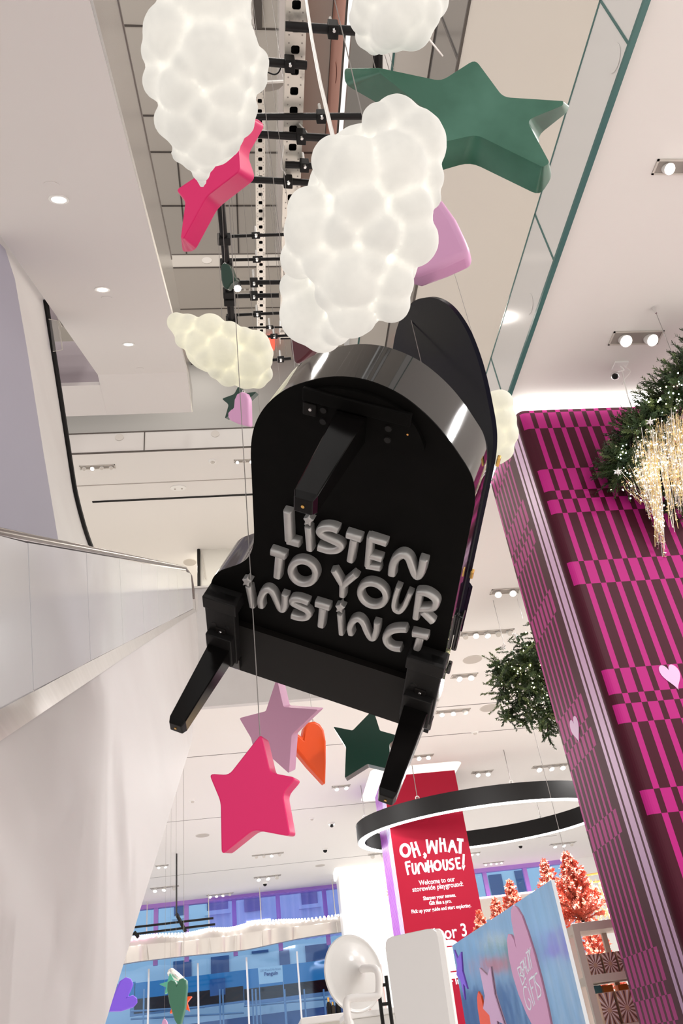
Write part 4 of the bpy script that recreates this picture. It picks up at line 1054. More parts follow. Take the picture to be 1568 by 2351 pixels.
bl1 = [(930, 215, 150), (1080, 225, 165), (1215, 420, 235), (1330, 700, 160), (560, 560, 185), (710, 640, 250), (1060, 610, 240), (380, 1170, 215), (940, 1190, 195), (1200, 980, 220), (1220, 1240, 180), (340, 980, 180),
       (690, 1540, 240), (210, 1640, 155), (1060, 1600, 165), (1040, 1780, 140), (700, 1870, 215), (330, 1880, 200), (450, 2020, 150), (560, 2010, 155), (800, 1930, 120), (250, 1400, 150), (480, 1420, 160), (760, 950, 200), (1380, 880, 90), (600, 1180, 160), (860, 1450, 150), (520, 1700, 150)]
cz = 3.0
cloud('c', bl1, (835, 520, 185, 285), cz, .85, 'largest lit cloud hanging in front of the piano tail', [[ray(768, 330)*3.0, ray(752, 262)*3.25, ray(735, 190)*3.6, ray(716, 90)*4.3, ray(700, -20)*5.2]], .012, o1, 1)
o2 = (320, 0, 3.919)
bl2 = [(620, 20, 260), (310, 310, 190), (870, 330, 170), (900, 150, 110), (650, 520, 230), (175, 470, 120), (180, 740, 120), (860, 430, 190), (1040, 560, 105), (1030, 710, 100), (390, 820, 180), (760, 860, 190), (950, 970, 105), (290, 1090, 140), (710, 1080, 170), (900, 1090, 100), (430, 1130, 160),
       (600, 1290, 165), (780, 1270, 120), (365, 1385, 75), (480, 1430, 110), (600, 1470, 90), (555, 1550, 75), (560, 1625, 48), (572, 1690, 20), (450, -160, 230), (760, -160, 220), (330, 60, 130), (470, 600, 160), (900, 700, 120), (560, 1000, 150)]
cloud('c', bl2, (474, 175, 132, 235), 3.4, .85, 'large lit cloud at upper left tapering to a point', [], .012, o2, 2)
o3 = (100, 680, 3.136)
bl3 = [(960, 190, 74), (1040, 240, 100), (1200, 245, 115), (1120, 340, 90), (1280, 400, 120), (1340, 265, 95), (1440, 300, 90), (1470, 470, 110), (1250, 525, 75), (1330, 560, 95), (1460, 560, 85), (1540, 440, 100), (1520, 360, 95), (1590, 560, 60), (1545, 600, 60), (1600, 470, 55), (1430, 600, 55), (1590, 410, 55), (1010, 310, 60), (1180, 420, 85)]
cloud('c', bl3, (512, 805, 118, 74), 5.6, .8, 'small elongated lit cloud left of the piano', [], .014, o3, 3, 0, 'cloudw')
o4 = (560, 0, 2.904)
bl4 = [(800, 120, 92), (840, 50, 100), (870, 305, 52), (925, 270, 80), (1010, 295, 52), (1000, 120, 150), (1120, 180, 100), (1180, 80, 100), (1250, 10, 85), (920, -60, 150), (1100, -80, 150), (820, 240, 72), (1300, -50, 70), (780, 30, 60), (960, 200, 110), (1060, 60, 120)]
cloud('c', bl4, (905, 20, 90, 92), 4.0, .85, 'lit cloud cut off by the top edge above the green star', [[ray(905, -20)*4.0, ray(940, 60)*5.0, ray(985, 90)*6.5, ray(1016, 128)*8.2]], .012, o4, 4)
bl5 = [(1140, 930, 30), (1148, 925, 26), (1150, 965, 30), (1158, 995, 26), (1150, 1030, 26), (1130, 1000, 34), (1120, 950, 34), (1105, 985, 34), (1140, 1040, 22)]
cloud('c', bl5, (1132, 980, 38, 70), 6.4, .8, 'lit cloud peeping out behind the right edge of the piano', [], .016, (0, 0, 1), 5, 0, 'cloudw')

# ================================================================== HANGING STARS AND HEARTS
def plaque(name, outline, D, ang, dirpx, thick, mt, label, cat, group=None, bev=.03, smoothed=False, hang=None, seg=4, corner=None, back=None):
    """solid puffy shape: outline in picture points of its front, turned by ang degrees so its depth runs towards dirpx"""
    cx = sum(p[0] for p in outline)/len(outline); cy = sum(p[1] for p in outline)/len(outline)
    r = ray(cx, cy); im = (CR*dirpx[0]-CU*dirpx[1]).normalized(); im = (im-r*im.dot(r)).normalized()
    t = (r*math.cos(math.radians(ang))+im*math.sin(math.radians(ang))).normalized()
    c0 = r*D; o2 = catmull(outline, 5) if smoothed else outline
    P = [atp(q, c0, t) for q in o2]
    Bk = [atp(q, c0+t*thick, t) for q in back] if back else None
    def rnd_(P, fk=1):
        n = len(P); Q = []
        for i in range(n):
            a, b, c = P[i-1], P[i], P[(i+1) % n]; d1 = (a-b); d2 = (c-b); k = min(corner*fk, d1.length*.35, d2.length*.35)
            p1 = b+d1.normalized()*k; p2 = b+d2.normalized()*k
            for f_ in (0, .25, .5, .75, 1): Q.append(p1*(1-f_)**2+b*2*f_*(1-f_)+p2*f_**2)
        return Q
    if corner: P = rnd_(P)
    if Bk:
        if corner: Bk = rnd_(Bk, 1.6)
        n = len(P); m_ = MB().add(P+Bk, [tuple(range(n)), tuple(range(2*n-1, n-1, -1))]+[(i, n+i, n+(i+1) % n, (i+1) % n) for i in range(n)])
    else: m_ = MB().prism(P, t*thick)
    root = thing(name, c0+t*thick/2, label, cat, group)
    body = fixn(m_.build('body', mt, root, smooth=50, bevel=(bev, seg, 50)))
    if hang is not False:
        hp = max(P, key=lambda p: p.z)+t*thick/2 if hang is None else atp(hang, c0, t)+t*thick/2
        top = overhead(hp.x, hp.y)
        MB().tube([hp-V((0, 0, .02)), V((hp.x, hp.y, top))], .0024, 5).build('hanging_wire', 'wire', root)
        MB().tube([hp+V((.012*math.cos(a), 0, .012+.012*math.sin(a))) for a in [2*math.pi*i/10 for i in range(10)]], .003, 5, closed=True).build('eye_hook', 'chromebolt', root)
    return root
G = 'puffy hanging stars'; GH = 'puffy hanging hearts'
plaque('hanging_star', [(866, 155), (1013, 186), (1091, 136), (1155, 223), (1294, 232), (1292, 242), (1209, 276), (1262, 374), (1246, 384), (1094, 309), (900, 352), (992, 262), (872, 168)], 3.7, 40, (-.12, 1), .17, 'green', 'large chalky green star beside the big cloud at upper right', 'star', G, .022, corner=.03, back=[(790, 153), (1002, 205), (1080, 160), (1165, 255), (1308, 240), (1302, 258), (1230, 315), (1270, 402), (1240, 450), (1080, 372), (880, 430), (985, 305), (792, 194)])
plaque('hanging_star', [(404, 436), (452, 404), (462, 330), (505, 350), (566, 266), (578, 272), (548, 338), (551, 392), (474, 451), (421, 548), (415, 545), (426, 461)], 4.2, 40, (.85, .55), .17, 'pink', 'hot pink star under the tip of the upper left cloud', 'star', G, .018, corner=.022, back=[(411, 446), (460, 410), (475, 340), (520, 355), (588, 270), (609, 288), (569, 357), (588, 411), (501, 478), (448, 577), (417, 580), (431, 471)])
plaque('hanging_heart', [(1081, 577), (1068, 545), (1045, 497), (1015, 455), (975, 440), (930, 470), (915, 520), (880, 560), (900, 615), (958, 628), (1020, 605)], 4.4, 34, (.3, 1), .16, 'lilac', 'pale lilac pointed shape mostly hidden behind the largest cloud', 'heart', GH, .04)
plaque('hanging_heart', [(668, 762), (667, 795), (672, 822), (682, 834), (700, 822), (722, 798), (735, 770), (715, 745), (690, 742)], 6.8, 20, (.5, .3), .14, 'maroon', 'dark maroon shape wedged between central cloud and piano tail', 'heart', GH, .02, True)
plaque('hanging_heart', [(507, 612), (516, 604), (527, 611), (535, 632), (541, 642), (530, 652), (521, 664), (510, 652)], 8.0, 20, (.6, .3), .12, 'dgreen', 'dark green heart half hidden behind the black pole', 'heart', GH, .015, True)
s3 = lambda L: [(100+x/3.136, 680+y/3.136) for x, y in L]
plaque('hanging_star', s3([(1282, 738), (1372, 705), (1405, 640), (1440, 700), (1535, 686), (1470, 748), (1460, 870), (1385, 815), (1303, 884), (1332, 780)]), 7.6, 18, (.6, .4), .12, 'dgreen', 'small dark green star behind the small lilac heart', 'star', G, .02, corner=.02)
plaque('hanging_heart', s3([(1479, 941), (1477, 840), (1474, 740), (1455, 700), (1425, 687), (1390, 705), (1372, 745), (1366, 808), (1345, 818), (1326, 840), (1326, 870), (1345, 895), (1400, 920)]), 7.0, 22, (.8, .2), .10, 'lilac', 'small lilac heart under the small elongated cloud', 'heart', GH, .018)
s6 = lambda L: [(400+x/2.24, 1380+y/2.24) for x, y in L]
plaque('hanging_star', s6([(527, 394), (562, 545), (741, 558), (604, 688), (590, 887), (482, 790), (430, 860), (395, 706), (334, 602), (470, 567)]), 6.3, 24, (.9, -.3), .13, 'lilac2', 'mauve pink star behind the big hot pink star', 'star', G, .025, corner=.015)
plaque('hanging_heart', s6([(780, 943), (783, 830), (783, 720), (772, 660), (750, 630), (722, 616), (690, 622), (670, 650), (661, 700), (640, 682), (618, 680), (604, 702), (606, 742), (690, 845)]), 6.8, 20, (-.6, .5), .11, 'orange', 'orange heart between the mauve star and dark green star', 'heart', GH, .022)
plaque('hanging_star', [(600, 1683), (621, 1774), (681, 1785), (649, 1822), (667, 1921), (582, 1905), (508, 1964), (506, 1841), (479, 1776), (525, 1779)], 3.6, 14, (.9, .3), .135, 'pink', 'big hot pink star hanging below the piano', 'star', G, .06, corner=.024, hang=(590, 1700), seg=6)
plaque('hanging_star', s6([(1023, 556), (1058, 666), (1160, 694), (1106, 735), (1112, 866), (994, 837), (877, 910), (883, 750), (817, 645), (917, 665)]), 6.6, 16, (.3, .8), .12, 'dgreen', 'dark green star behind the right front piano leg', 'star', G, .022, corner=.012)
s1b = lambda L: [(240+x/2.8, 2000+y/2.8) for x, y in L]
plaque('hanging_heart', s1b([(20, 900), (60, 800), (100, 705), (138, 680), (172, 690), (188, 725), (170, 770), (152, 805), (185, 795), (212, 815), (213, 845), (190, 872), (110, 898)]), 20, 12, (-.5, .5), .14, 'purple', 'violet heart half hidden by the escalator wall at bottom left', 'heart', GH, .03)
plaque('hanging_star', s1b([(350, 726), (404, 710), (420, 652), (446, 700), (500, 715), (460, 745), (470, 800), (420, 770), (385, 790), (395, 745)]), 20.6, 12, (.5, .4), .12, 'mint', 'mint green star behind the sage green heart', 'star', G, .02, corner=.02)
plaque('hanging_heart', s1b([(481, 1010), (450, 960), (415, 850), (400, 760), (403, 715), (425, 700), (450, 706), (463, 732), (478, 696), (502, 686), (523, 703), (526, 745), (514, 880)]), 19.4, 18, (.9, .1), .15, 'sage', 'sage green heart hanging low before the far window', 'heart', GH, .025)
plaque('hanging_star', s1b([(562, 803), (530, 842), (546, 901), (500, 872), (418, 916), (440, 850), (405, 800), (480, 810), (510, 770), (518, 808)]), 21.2, 12, (.5, .4), .12, 'orange', 'orange star behind the sage green heart', 'star', G, .02, corner=.02)
plaque('hanging_heart', s1b([(372, 1020), (368, 975), (382, 948), (400, 965), (402, 1000), (395, 1030)]), 19.8, 12, (.5, .4), .12, 'lilac', 'tip of a pale pink shape at the very bottom near window', 'heart', GH, .02, True)
p = ray(404, 2242)*21; t = thing('silver_capsule', p, 'silver rounded capsule ornament above the sage green heart', 'ornament')
d = (CR*.75-CU*.65).normalized(); MB().tube([p-d*.22, p-d*.20, p-d*.155, p+d*.155, p+d*.20, p+d*.22], [.012, .065, .09, .09, .065, .012], 14).build('body', 'steelp', t, smooth=60)
MB().tube([p+V((0, 0, .05)), V((p.x, p.y, overhead(p.x, p.y)))], .003, 5).build('hanging_wire', 'wire', t)

# ================================================================== RING LIGHT
ZR = 5.55
RX, RY, RA, RB = 1.2075*ZR, 4.402*ZR, .6753*ZR, .4593*ZR
RE1, RE2 = V((-.9935, .1137, 0)), V((.1137, .9935, 0))
def oval(t, d, z):
    """point on the oval ring, d inside its outer edge"""
    p = RE1*((RA-d)*math.cos(t))+RE2*((RB-d)*math.sin(t)); return V((RX+p.x, RY+p.y, z))
ring = thing('ring_light', V((RX, RY, ZR)), 'huge black oval ring light hanging around the red banner column', 'pendant light')
def annulus(r0, r1, z0, z1, n=96):
    m_ = MB(); vs = []
    for r, z in ((r0, z0), (r1, z0), (r1, z1), (r0, z1)): vs += [oval(2*math.pi*i/n, r, z) for i in range(n)]
    return m_.add(vs, [(k*n+i, k*n+(i+1) % n, ((k+1) % 4)*n+(i+1) % n, ((k+1) % 4)*n+i) for k in range(4) for i in range(n)])
hh = aty((1167, 1806), atz((1167, 1849), ZR).y).z-ZR
fixn(annulus(.21, 0, ZR+.02, ZR+hh).build('ring_body', 'black', ring, smooth=40))
fixn(annulus(.20, .012, ZR, ZR+.02).build('light_strip', 'led', ring, smooth=40))
for q in ((955, 1835), (1165, 1808), (832, 1880), (1240, 1880)):
    g = atz(q, ZR+hh)-V((RX, RY, 0)); g.z = 0; a = math.atan2(g.dot(RE2)/RB, g.dot(RE1)/RA); p = oval(a, .1, ZR+hh)
    MB().tube([p, V((p.x, p.y, ZC-.003))], .01, 6).build('suspension_wire', 'wire', ring)
    MB().tube([p+V((.05*math.cos(u), 0, .05+.05*math.sin(u))) for u in [2*math.pi*i/12 for i in range(12)]], .012, 6, closed=True).build('eye_hook', 'white', ring)

# ================================================================== FIR AND LIGHTS
def twig(mb, p, d, ln, nr, nl, rnd, mi=0, dens=70, stem=True, thick=.0022):
    """a fir shoot: a thin stem with needles all round"""
    d = d.normalized(); a = d.orthogonal().normalized(); b = d.cross(a)
    if stem: mb.tube([p, p+d*ln], [nr*.05, nr*.03], 4, 2)
    n = int(ln*dens)
    for i in range(n):
        f_ = i/n; q = p+d*ln*f_; an = rnd.uniform(0, 6.283); o = (a*math.cos(an)+b*math.sin(an)); dr = (o+d*.75).normalized()
        L = nr*(1-.35*f_)*rnd.uniform(.75, 1.1); s_ = dr.cross(d).normalized()*nl
        e = q+dr*L
        mb.add([q-s_, q+s_, e+s_*.5, e-s_*.5], [(0, 1, 2, 3)], mi)
# big garland wreath at the right edge
rnd = random.Random(11)
DW = aty((1500, 980), 7.0).length; g_ = DW/4.6
wr = thing('fir_garland', ray(1500, 980)*DW, 'fir garland with fairy lights and gold icicle tinsel hung before the big column', 'garland')
spine = catmull([(1640, 770), (1580, 850), (1530, 905), (1490, 960), (1450, 1010), (1430, 1060), (1425, 1090)], 8, False)
m_ = MB()
pts = [ray(*q)*(DW+.10*math.sin(i*.4)) for i, q in enumerate(spine)]
m_.tube(pts, .03*g_, 6, 2)
for i, p in enumerate(pts):
    t = (pts[min(i+1, len(pts)-1)]-pts[max(i-1, 0)]).normalized()
    for k in range(17):
        d = V((rnd.gauss(0, 1), rnd.gauss(0, 1), rnd.gauss(0, 1))); d = (d-t*d.dot(t)).normalized()+t*rnd.uniform(-.2, .6)
        twig(m_, p, d, rnd.uniform(.08, .17)*g_, .026*g_, .0028*g_, rnd, 0 if rnd.random() < .7 else 1, 330/g_)
# loose body of the wreath behind the tinsel
for k in range(300):
    x = rnd.uniform(1455, 1600); y = rnd.uniform(955, 1130) if rnd.random() < .75 else rnd.uniform(1120, 1230)
    if y < 2600-1.05*x-60 or (y > 1130 and x < 1535): continue
    p = ray(x, y)*(DW+rnd.uniform(.12, .3)); d = V((rnd.gauss(0, 1), rnd.gauss(0, 1), rnd.gauss(-.2, 1)))
    twig(m_, p, d, rnd.uniform(.08, .2)*g_, .026*g_, .0028*g_, rnd, 0 if rnd.random() < .7 else 1, 300/g_)
o = m_.build('foliage', ['fir', 'fir2', 'bark'], wr); o['kind'] = 'stuff'
# icicle strands
m_ = MB(); lt = MB()
DN = V((0, 0, -1))
groups = [((1432, 1085), (1482, 1165), 26, 12), ((1462, 1020), (1503, 1212), 55, 13), ((1478, 1010), (1516, 1245), 60, 12), ((1500, 1000), (1527, 1290), 70, 9), ((1492, 1020), (1512, 1270), 50, 8), ((1512, 985), (1545, 1215), 70, 13), ((1535, 970), (1562, 1190), 60, 12), ((1550, 960), (1580, 1205), 60, 14), ((1575, 950), (1600, 1200), 60, 14), ((1452, 1050), (1498, 1180), 36, 10)]
for (q, e_, cnt, sp) in groups:
    for k in range(int(cnt*.72)):
        j1, j2 = rnd.gauss(0, sp*.6), rnd.gauss(0, 14); dd = DW-rnd.uniform(.02, .35); fr_ = rnd.uniform(.45, 1.0)
        A_ = ray(q[0]+j1, q[1]+j2)*dd; B_ = ray(q[0]+j1*.7+(e_[0]-q[0])*fr_, q[1]+(e_[1]-q[1])*fr_+rnd.gauss(0, 6))*dd
        pts2 = [A_+(B_-A_)*f_+V((rnd.gauss(0, .012), rnd.gauss(0, .012), 0)) for f_ in (0, .25, .5, .75, 1)]
        w_ = rnd.uniform(.0020, .0040); L_ = (B_-A_).length
        for a, b in zip(pts2[:-1], pts2[1:]):
            s_ = V((math.cos(k), math.sin(k), 0))*w_; m_.add([a-s_, a+s_, b+s_, b-s_], [(0, 1, 2, 3)], 0 if rnd.random() < .40 else 1)
        for j in range(int(L_*14)):
            c = A_+(B_-A_)*rnd.random(); e = V((rnd.gauss(0, .015), rnd.gauss(0, .015), rnd.gauss(0, .009))); s_ = V((rnd.gauss(0, .004), rnd.gauss(0, .004), .005))
            m_.add([c-s_, c+s_, c+e+s_, c+e-s_], [(0, 1, 2, 3)], 0 if rnd.random() < .5 else 1)
        for j in range(2):
            if rnd.random() < .36: lt.ball(A_+(B_-A_)*rnd.uniform(.1, 1)+V((rnd.gauss(0, .02), -.04, 0)), rnd.uniform(.0058, .0098), 0 if rnd.random() < .42 else 1, 6, 4)
o = m_.build('icicle_tinsel', ['tinsel', 'tinsel2'], wr); o['kind'] = 'stuff'
for k in range(90):
    q = spine[rnd.randrange(8, len(spine))]; lt.ball(ray(q[0]+rnd.gauss(8, 26), q[1]+rnd.gauss(10, 26))*(DW-.2), rnd.uniform(.0062, .010), 0 if rnd.random() < .7 else 1, 6, 4)
o = lt.build('fairy_lights', ['fairy', 'fairyb'], wr); o['kind'] = 'stuff'
def starburst(c, r, par):
    m_ = MB()
    for k in range(14):
        z = 1-2*(k+.5)/14; a = k*2.4; q = math.sqrt(1-z*z); d = V((q*math.cos(a), q*math.sin(a), z))
        u = d.orthogonal().normalized()*r*.22; v = d.cross(u)
        m_.add([c+u, c+v, c-u, c-v, c+d*r], [(0, 1, 4), (1, 2, 4), (2, 3, 4), (3, 0, 4)])
    return m_.build('starburst', 'white', par)
for q in ((1418, 1083), (1492, 968)): starburst(ray(*q)*(DW-.45), .026*g_, wr)
p = ray(1455, 960)*DW; a = atz((1427, 846), ZC)
MB().tube(catmull([p, ray(1448, 930)*(DW+.02), ray(1440, 905)*(DW+.02), a], 5, False), .008, 5).build('hanging_wire', 'cable', wr, smooth=60)
a = atz((1500, 706), ZC); MB().tube([ray(1568, 875)*DW, a-V((0, 0, .1))], .004, 5).build('hanging_wire', 'wire', wr)
# hanging fir behind the column
DF = aty((1210, 1540), 13.2).length; g_ = DF/10.6
fr2 = thing('hanging_fir', ray(1215, 1550)*DF, 'upside down fir bundle with warm fairy lights hanging behind the patterned column', 'fir')
m_ = MB(); lt = MB(); rnd = random.Random(5)
prof = [((1255, 1440), 30, 30), ((1240, 1480), 40, 60), ((1215, 1520), 70, 120), ((1200, 1540), 75, 120), ((1215, 1580), 80, 120), ((1240, 1610), 75, 90), ((1265, 1640), 50, 70), ((1160, 1525), 28, 30), ((1290, 1560), 90, 80)]
for (q, sd, cnt) in prof:
    for k in range(int(cnt*.95)):
        x = q[0]+max(-1.1, min(1.1, rnd.gauss(0, .6)))*sd*.75; y = q[1]+max(-1.1, min(1.1, rnd.gauss(0, .6)))*sd*.6
        p = ray(x, y)*(DF+rnd.gauss(0, .22))
        d = V((rnd.gauss(0, .9)+(x-1225)/120, rnd.gauss(0, .8), rnd.gauss(-.45, .7)))
        twig(m_, p, d, rnd.uniform(.12, .30)*g_, .034*g_, .0068*g_, rnd, 0 if rnd.random() < .6 else 1, 230/g_)
        if rnd.random() < .16: lt.ball(p+d.normalized()*.1+V((0, -.05, 0)), rnd.uniform(.008, .013), 0, 6, 4)
for st in ([(1275, 1470), (1215, 1480), (1180, 1545), (1140, 1522)], [(1290, 1540), (1220, 1580), (1165, 1640)], [(1300, 1570), (1260, 1620), (1258, 1690)], [(1290, 1600), (1215, 1650), (1155, 1640)], [(1280, 1450), (1225, 1425)], [(1300, 1500), (1180, 1540), (1150, 1600)]):
    c3 = [V(p) for p in catmull([ray(*q)*DF for q in st], 6, False)]; m_.tube(c3, .016, 5, 2)
    for p in c3[2:]:
        for k in range(4): twig(m_, p, V((rnd.gauss(0, 1), rnd.gauss(0, 1), rnd.gauss(-.5, .6))), rnd.uniform(.08, .2)*g_, .034*g_, .0068*g_, rnd, 0, 230/g_)
o = m_.build('foliage', ['fir', 'fir2', 'bark'], fr2); o['kind'] = 'stuff'
o = lt.build('fairy_lights', 'fairy', fr2); o['kind'] = 'stuff'
for q in ((1154, 1486), (1182, 1457)): starburst(ray(*q)*(DF-.3), .075, fr2)
for q, e in (((1152, 1415), (1160, 1490)), ((1190, 1338), (1200, 1420))):
    p = ray(*e)*DF; c = V((p.x, p.y, ZC)); MB().tube([p, c], .004, 5).build('hanging_wire', 'wire', fr2)

# ================================================================== SHOP FLOOR, JUST ABOVE EYE LEVEL
# mirror-finish partition with stickers
ZTOP = 1.15
PR = atz((1262, 2022), ZTOP); PL = atz((1038, 2171), ZTOP); PR = PR+(PR-PL).normalized()*.03
dn = (PL-PR).normalized(); nn = dn.cross(Z_).normalized()
if nn.dot(-PR) < 0: nn = -nn
LW = (PL-PR).length
par = thing('mirror_partition', V(((PL.x+PR.x)/2, (PL.y+PR.y)/2, FL)), 'mirror-finish partition with heart and star stickers at bottom right', 'partition')
NS = 40; m_ = MB(); vs = []
for i in range(NS+1):
    f_ = i/NS; p = PR+dn*LW*f_; wv = .0
    for z, o_ in ((FL, 0), (ZTOP, 0)): vs.append(V((p.x, p.y, z))+nn*wv)
vs2 = [v-nn*.03 for v in vs]; k = 2*(NS+1)
fs = [(2*i, 2*i+2, 2*i+3, 2*i+1) for i in range(NS)]+[(k+2*i+1, k+2*i+3, k+2*i+2, k+2*i) for i in range(NS)]+[(2*i+1, 2*i+3, k+2*i+3, k+2*i+1) for i in range(NS)]
fs += [(0, 1, k+1, k), (2*NS+1, 2*NS, k+2*NS, k+2*NS+1)]
fixn(m_.add(vs+vs2, fs).build('mirror_sheet', 'chrome', par, smooth=60))
def onp(q, o_=.010): return atp(q, PR+nn*o_, nn)
sc4 = lambda L: [(1020+x/5.227, 2000+y/5.227) for x, y in L]
def sticker(name, L, mt, smooth_=False, o_=.010):
    q = sc4(L); q = catmull(q, 4) if smooth_ else q
    return fixn(MB().prism([onp(x, o_) for x in q], -nn*.012).build(name, mt, par))
sticker('star_sticker', [(115, 945), (160, 1050), (200, 970), (215, 1200), (275, 1415), (225, 1350), (245, 1545), (195, 1320), (145, 1245), (155, 1130)], 'purple')
sticker('heart_sticker', [(405, 1445), (440, 1500), (470, 1650), (545, 1740), (590, 1960), (450, 1960), (400, 1650), (392, 1520)], 'orange')
sticker('star_sticker', [(418, 1160), (515, 1255), (550, 1145), (600, 1480), (640, 1610), (715, 1840), (630, 1795), (640, 1960), (575, 1960), (540, 1730), (465, 1650), (485, 1500)], 'lav2', False, .014)
sticker('heart_sticker', [(825, 410), (870, 440), (930, 540), (1000, 740), (1080, 1000), (1160, 1300), (1230, 1600), (1300, 1960), (1110, 1960), (980, 1700), (890, 1480), (820, 1250), (770, 1020), (750, 830), (765, 755), (800, 765), (835, 830), (864, 935), (842, 800), (805, 600), (797, 470)], 'lilac')
bg_ = [('B', [[(880, 1170), (942, 1372)], [(880, 1170), (915, 1150), (925, 1220), (902, 1250)], [(902, 1250), (950, 1262), (965, 1310), (940, 1370)]]), ('E', [[(915, 1110), (968, 1300)], [(915, 1110), (942, 1080)], [(938, 1190), (962, 1170)], [(968, 1300), (985, 1280)]]),
       ('A', [[(948, 1062), (965, 1262)], [(948, 1062), (1003, 1235)], [(958, 1160), (980, 1150)]]), ('U', [[(972, 1030), (990, 1150), (1012, 1200), (1022, 1150), (1000, 1000)]]), ('T', [[(1003, 985), (1042, 1185)], [(982, 985), (1022, 950)]]), ('Y', [[(1005, 930), (1026, 1010)], [(1035, 915), (1026, 1010)], [(1026, 1010), (1058, 1165)]]),
       ('G', [[(992, 1395), (960, 1395), (958, 1480), (995, 1620), (1035, 1660), (1042, 1580), (1012, 1530)]]), ('I', [[(1008, 1400), (1078, 1620)], [(986, 1350), (990, 1368)]]), ('F', [[(1020, 1310), (1092, 1605)], [(1020, 1312), (1060, 1262)], [(1042, 1420), (1068, 1390)]]), ('T', [[(1075, 1280), (1132, 1550)], [(1048, 1292), (1098, 1238)]]), ('S', [[(1118, 1222), (1088, 1250), (1100, 1330), (1152, 1400), (1162, 1480), (1128, 1515)]])]
for nm, st in bg_:
    m_ = MB()
    for p in st:
        q = sc4(p); q = catmull(q, 4, False) if len(q) > 2 else q
        stroke_mesh(m_, [onp(x, .0103) for x in q], .0062, nn, .004, False)
    fixn(m_.build('letter', 'signw', par))
# pale rounded panel
YPn = 4.3
wp = thing('rounded_panel', aty((950, 2300), YPn), 'plain pale grey panel with rounded corners left of the mirror partition', 'panel')
P = [aty(q, YPn) for q in ((884, 2178), (884.5, 2164), (889, 2155), (898, 2150), (978, 2133), (992, 2132), (1000, 2138), (1005, 2152), (1033, 2351), (1050, 2460), (920, 2460), (908, 2351))]
fixn(MB().prism(P, (.03, .02, 0)).build('board', 'panelg', wp, bevel=(.004, 2)))
fixn(MB().prism([p+V((.031, .021, 0)) for p in P], (.012, .008, 0)).build('edge_band', 'white', wp))
b_ = aty((960, 2420), YPn)
MB().box((b_.x-.1, YPn-.1, FL), (b_.x+.12, YPn+.15, FL+.03)).box((b_.x-.02, YPn+.02, FL), (b_.x+.05, YPn+.06, b_.z+.2)).build('foot', 'white', wp)
# white dish on a bent tube
YD_ = 4.9
dl = thing('dish_lamp', aty((815, 2300), YD_), 'white cone dish on a bent white tube at the bottom centre', 'lamp')
c = aty((812, 2234), YD_); ax = (aty((857, 2216), YD_-.16)-c).normalized(); R_ = 68*c.length/F
a = ax.orthogonal().normalized(); b = ax.cross(a); vs = []; seg = 40
prof = [(1.0, -.03), (1.03, .0), (1.0, .035), (.95, .02), (.93, .0), (.80, .03), (.58, .08), (.36, .16), (.20, .28), (.10, .46), (.06, .62)]
for r, h in prof: vs += [c+ax*h*R_*.75+(a*math.cos(2*math.pi*i/seg)+b*math.sin(2*math.pi*i/seg))*R_*r for i in range(seg)]
m_ = MB().add(vs, [(k*seg+i, k*seg+(i+1) % seg, (k+1)*seg+(i+1) % seg, (k+1)*seg+i) for k in range(len(prof)-1) for i in range(seg)]+[tuple(range(seg-1, -1, -1)), tuple((len(prof)-1)*seg+i for i in range(seg))])
fixn(m_.build('dish', 'dishw', dl, smooth=50))
tip = c+ax*.60*R_*.75
path = [tip, tip+ax*.03]+[aty(q, YD_-.15) for q in ((866, 2228), (870, 2272), (862, 2287), (812, 2291), (797, 2298), (796, 2320), (801, 2351), (812, 2420))]
pz = V(path[-1]); path.append(V((pz.x, pz.y, FL)))
MB().tube([V(p) for p in catmull(path, 4, False)], .019, 10).build('tube', 'white', dl, smooth=60)
MB().disc(V((pz.x, pz.y, FL+.02)), (0, 0, -1), .12, .14, .02, 24).build('base', 'white', dl)
# black rack with small goods
YK = 7.0
rk = thing('black_rack', aty((888, 2340), YK), 'thin black display rack between the dish and the pale panel', 'rack')
for a, b in (((886, 2240), (905, 2370)), ((871, 2285), (881, 2370))):
    A, B = aty(a, YK), aty(b, YK); MB().tube([A, V((A.x, A.y, FL))], .014, 6).build('post', 'blackpipe', rk)
for y in (2262, 2306): MB().tube([aty((876, y), YK), aty((892, y-2), YK)], .012, 6).build('bar', 'blackpipe', rk)
for q0, q1, mt, lb in (((862, 2215), (889, 2322), 'pinkbox', 'pale box on top by the black rack'), ((846, 2296), (874, 2322), 'pinkbox', 'pale pink box low beside the black rack')):
    a, b = aty(q0, YK+.25), aty(q1, YK+.25)
    sb = thing('display_box', V(((a.x+b.x)/2, YK+.3, b.z)), lb, 'box', 'pale boxes behind the dish')
    MB().box((a.x, YK+.25, b.z), (b.x, YK+.45, a.z)).build('carton', mt, sb, bevel=(.004, 2)); MB().box((a.x+.01, YK+.245, b.z+.015), (b.x-.01, YK+.25, a.z-.015)).build('front_label', 'white', sb)
a = aty((846, 2322.5), YK+.25)
st_ = MB().box((a.x-.2, YK+.1, a.z-.04), (a.x+.62, YK+.6, a.z)).box((a.x-.15, YK+.15, FL), (a.x+.55, YK+.55, a.z-.04)).build('display_plinth', 'white', bevel=(.006, 2)); tag(st_, 'white display plinth behind the dish and black rack', 'plinth')
a = aty((690, 2337), 8.6); b = aty((878, 2318), 8.6)
t = thing('white_counter', V(((a.x+b.x)/2, 9, FL)), 'white counter top along the bottom edge below the far window', 'counter')
MB().box((a.x, 8.6, a.z-.06), (b.x, 9.6, a.z)).build('counter_top', 'white', t, bevel=(.01, 2)); MB().box((a.x+.05, 8.65, FL), (b.x-.05, 9.55, a.z-.06)).build('counter_body', 'cream', t)
cz_ = a.z
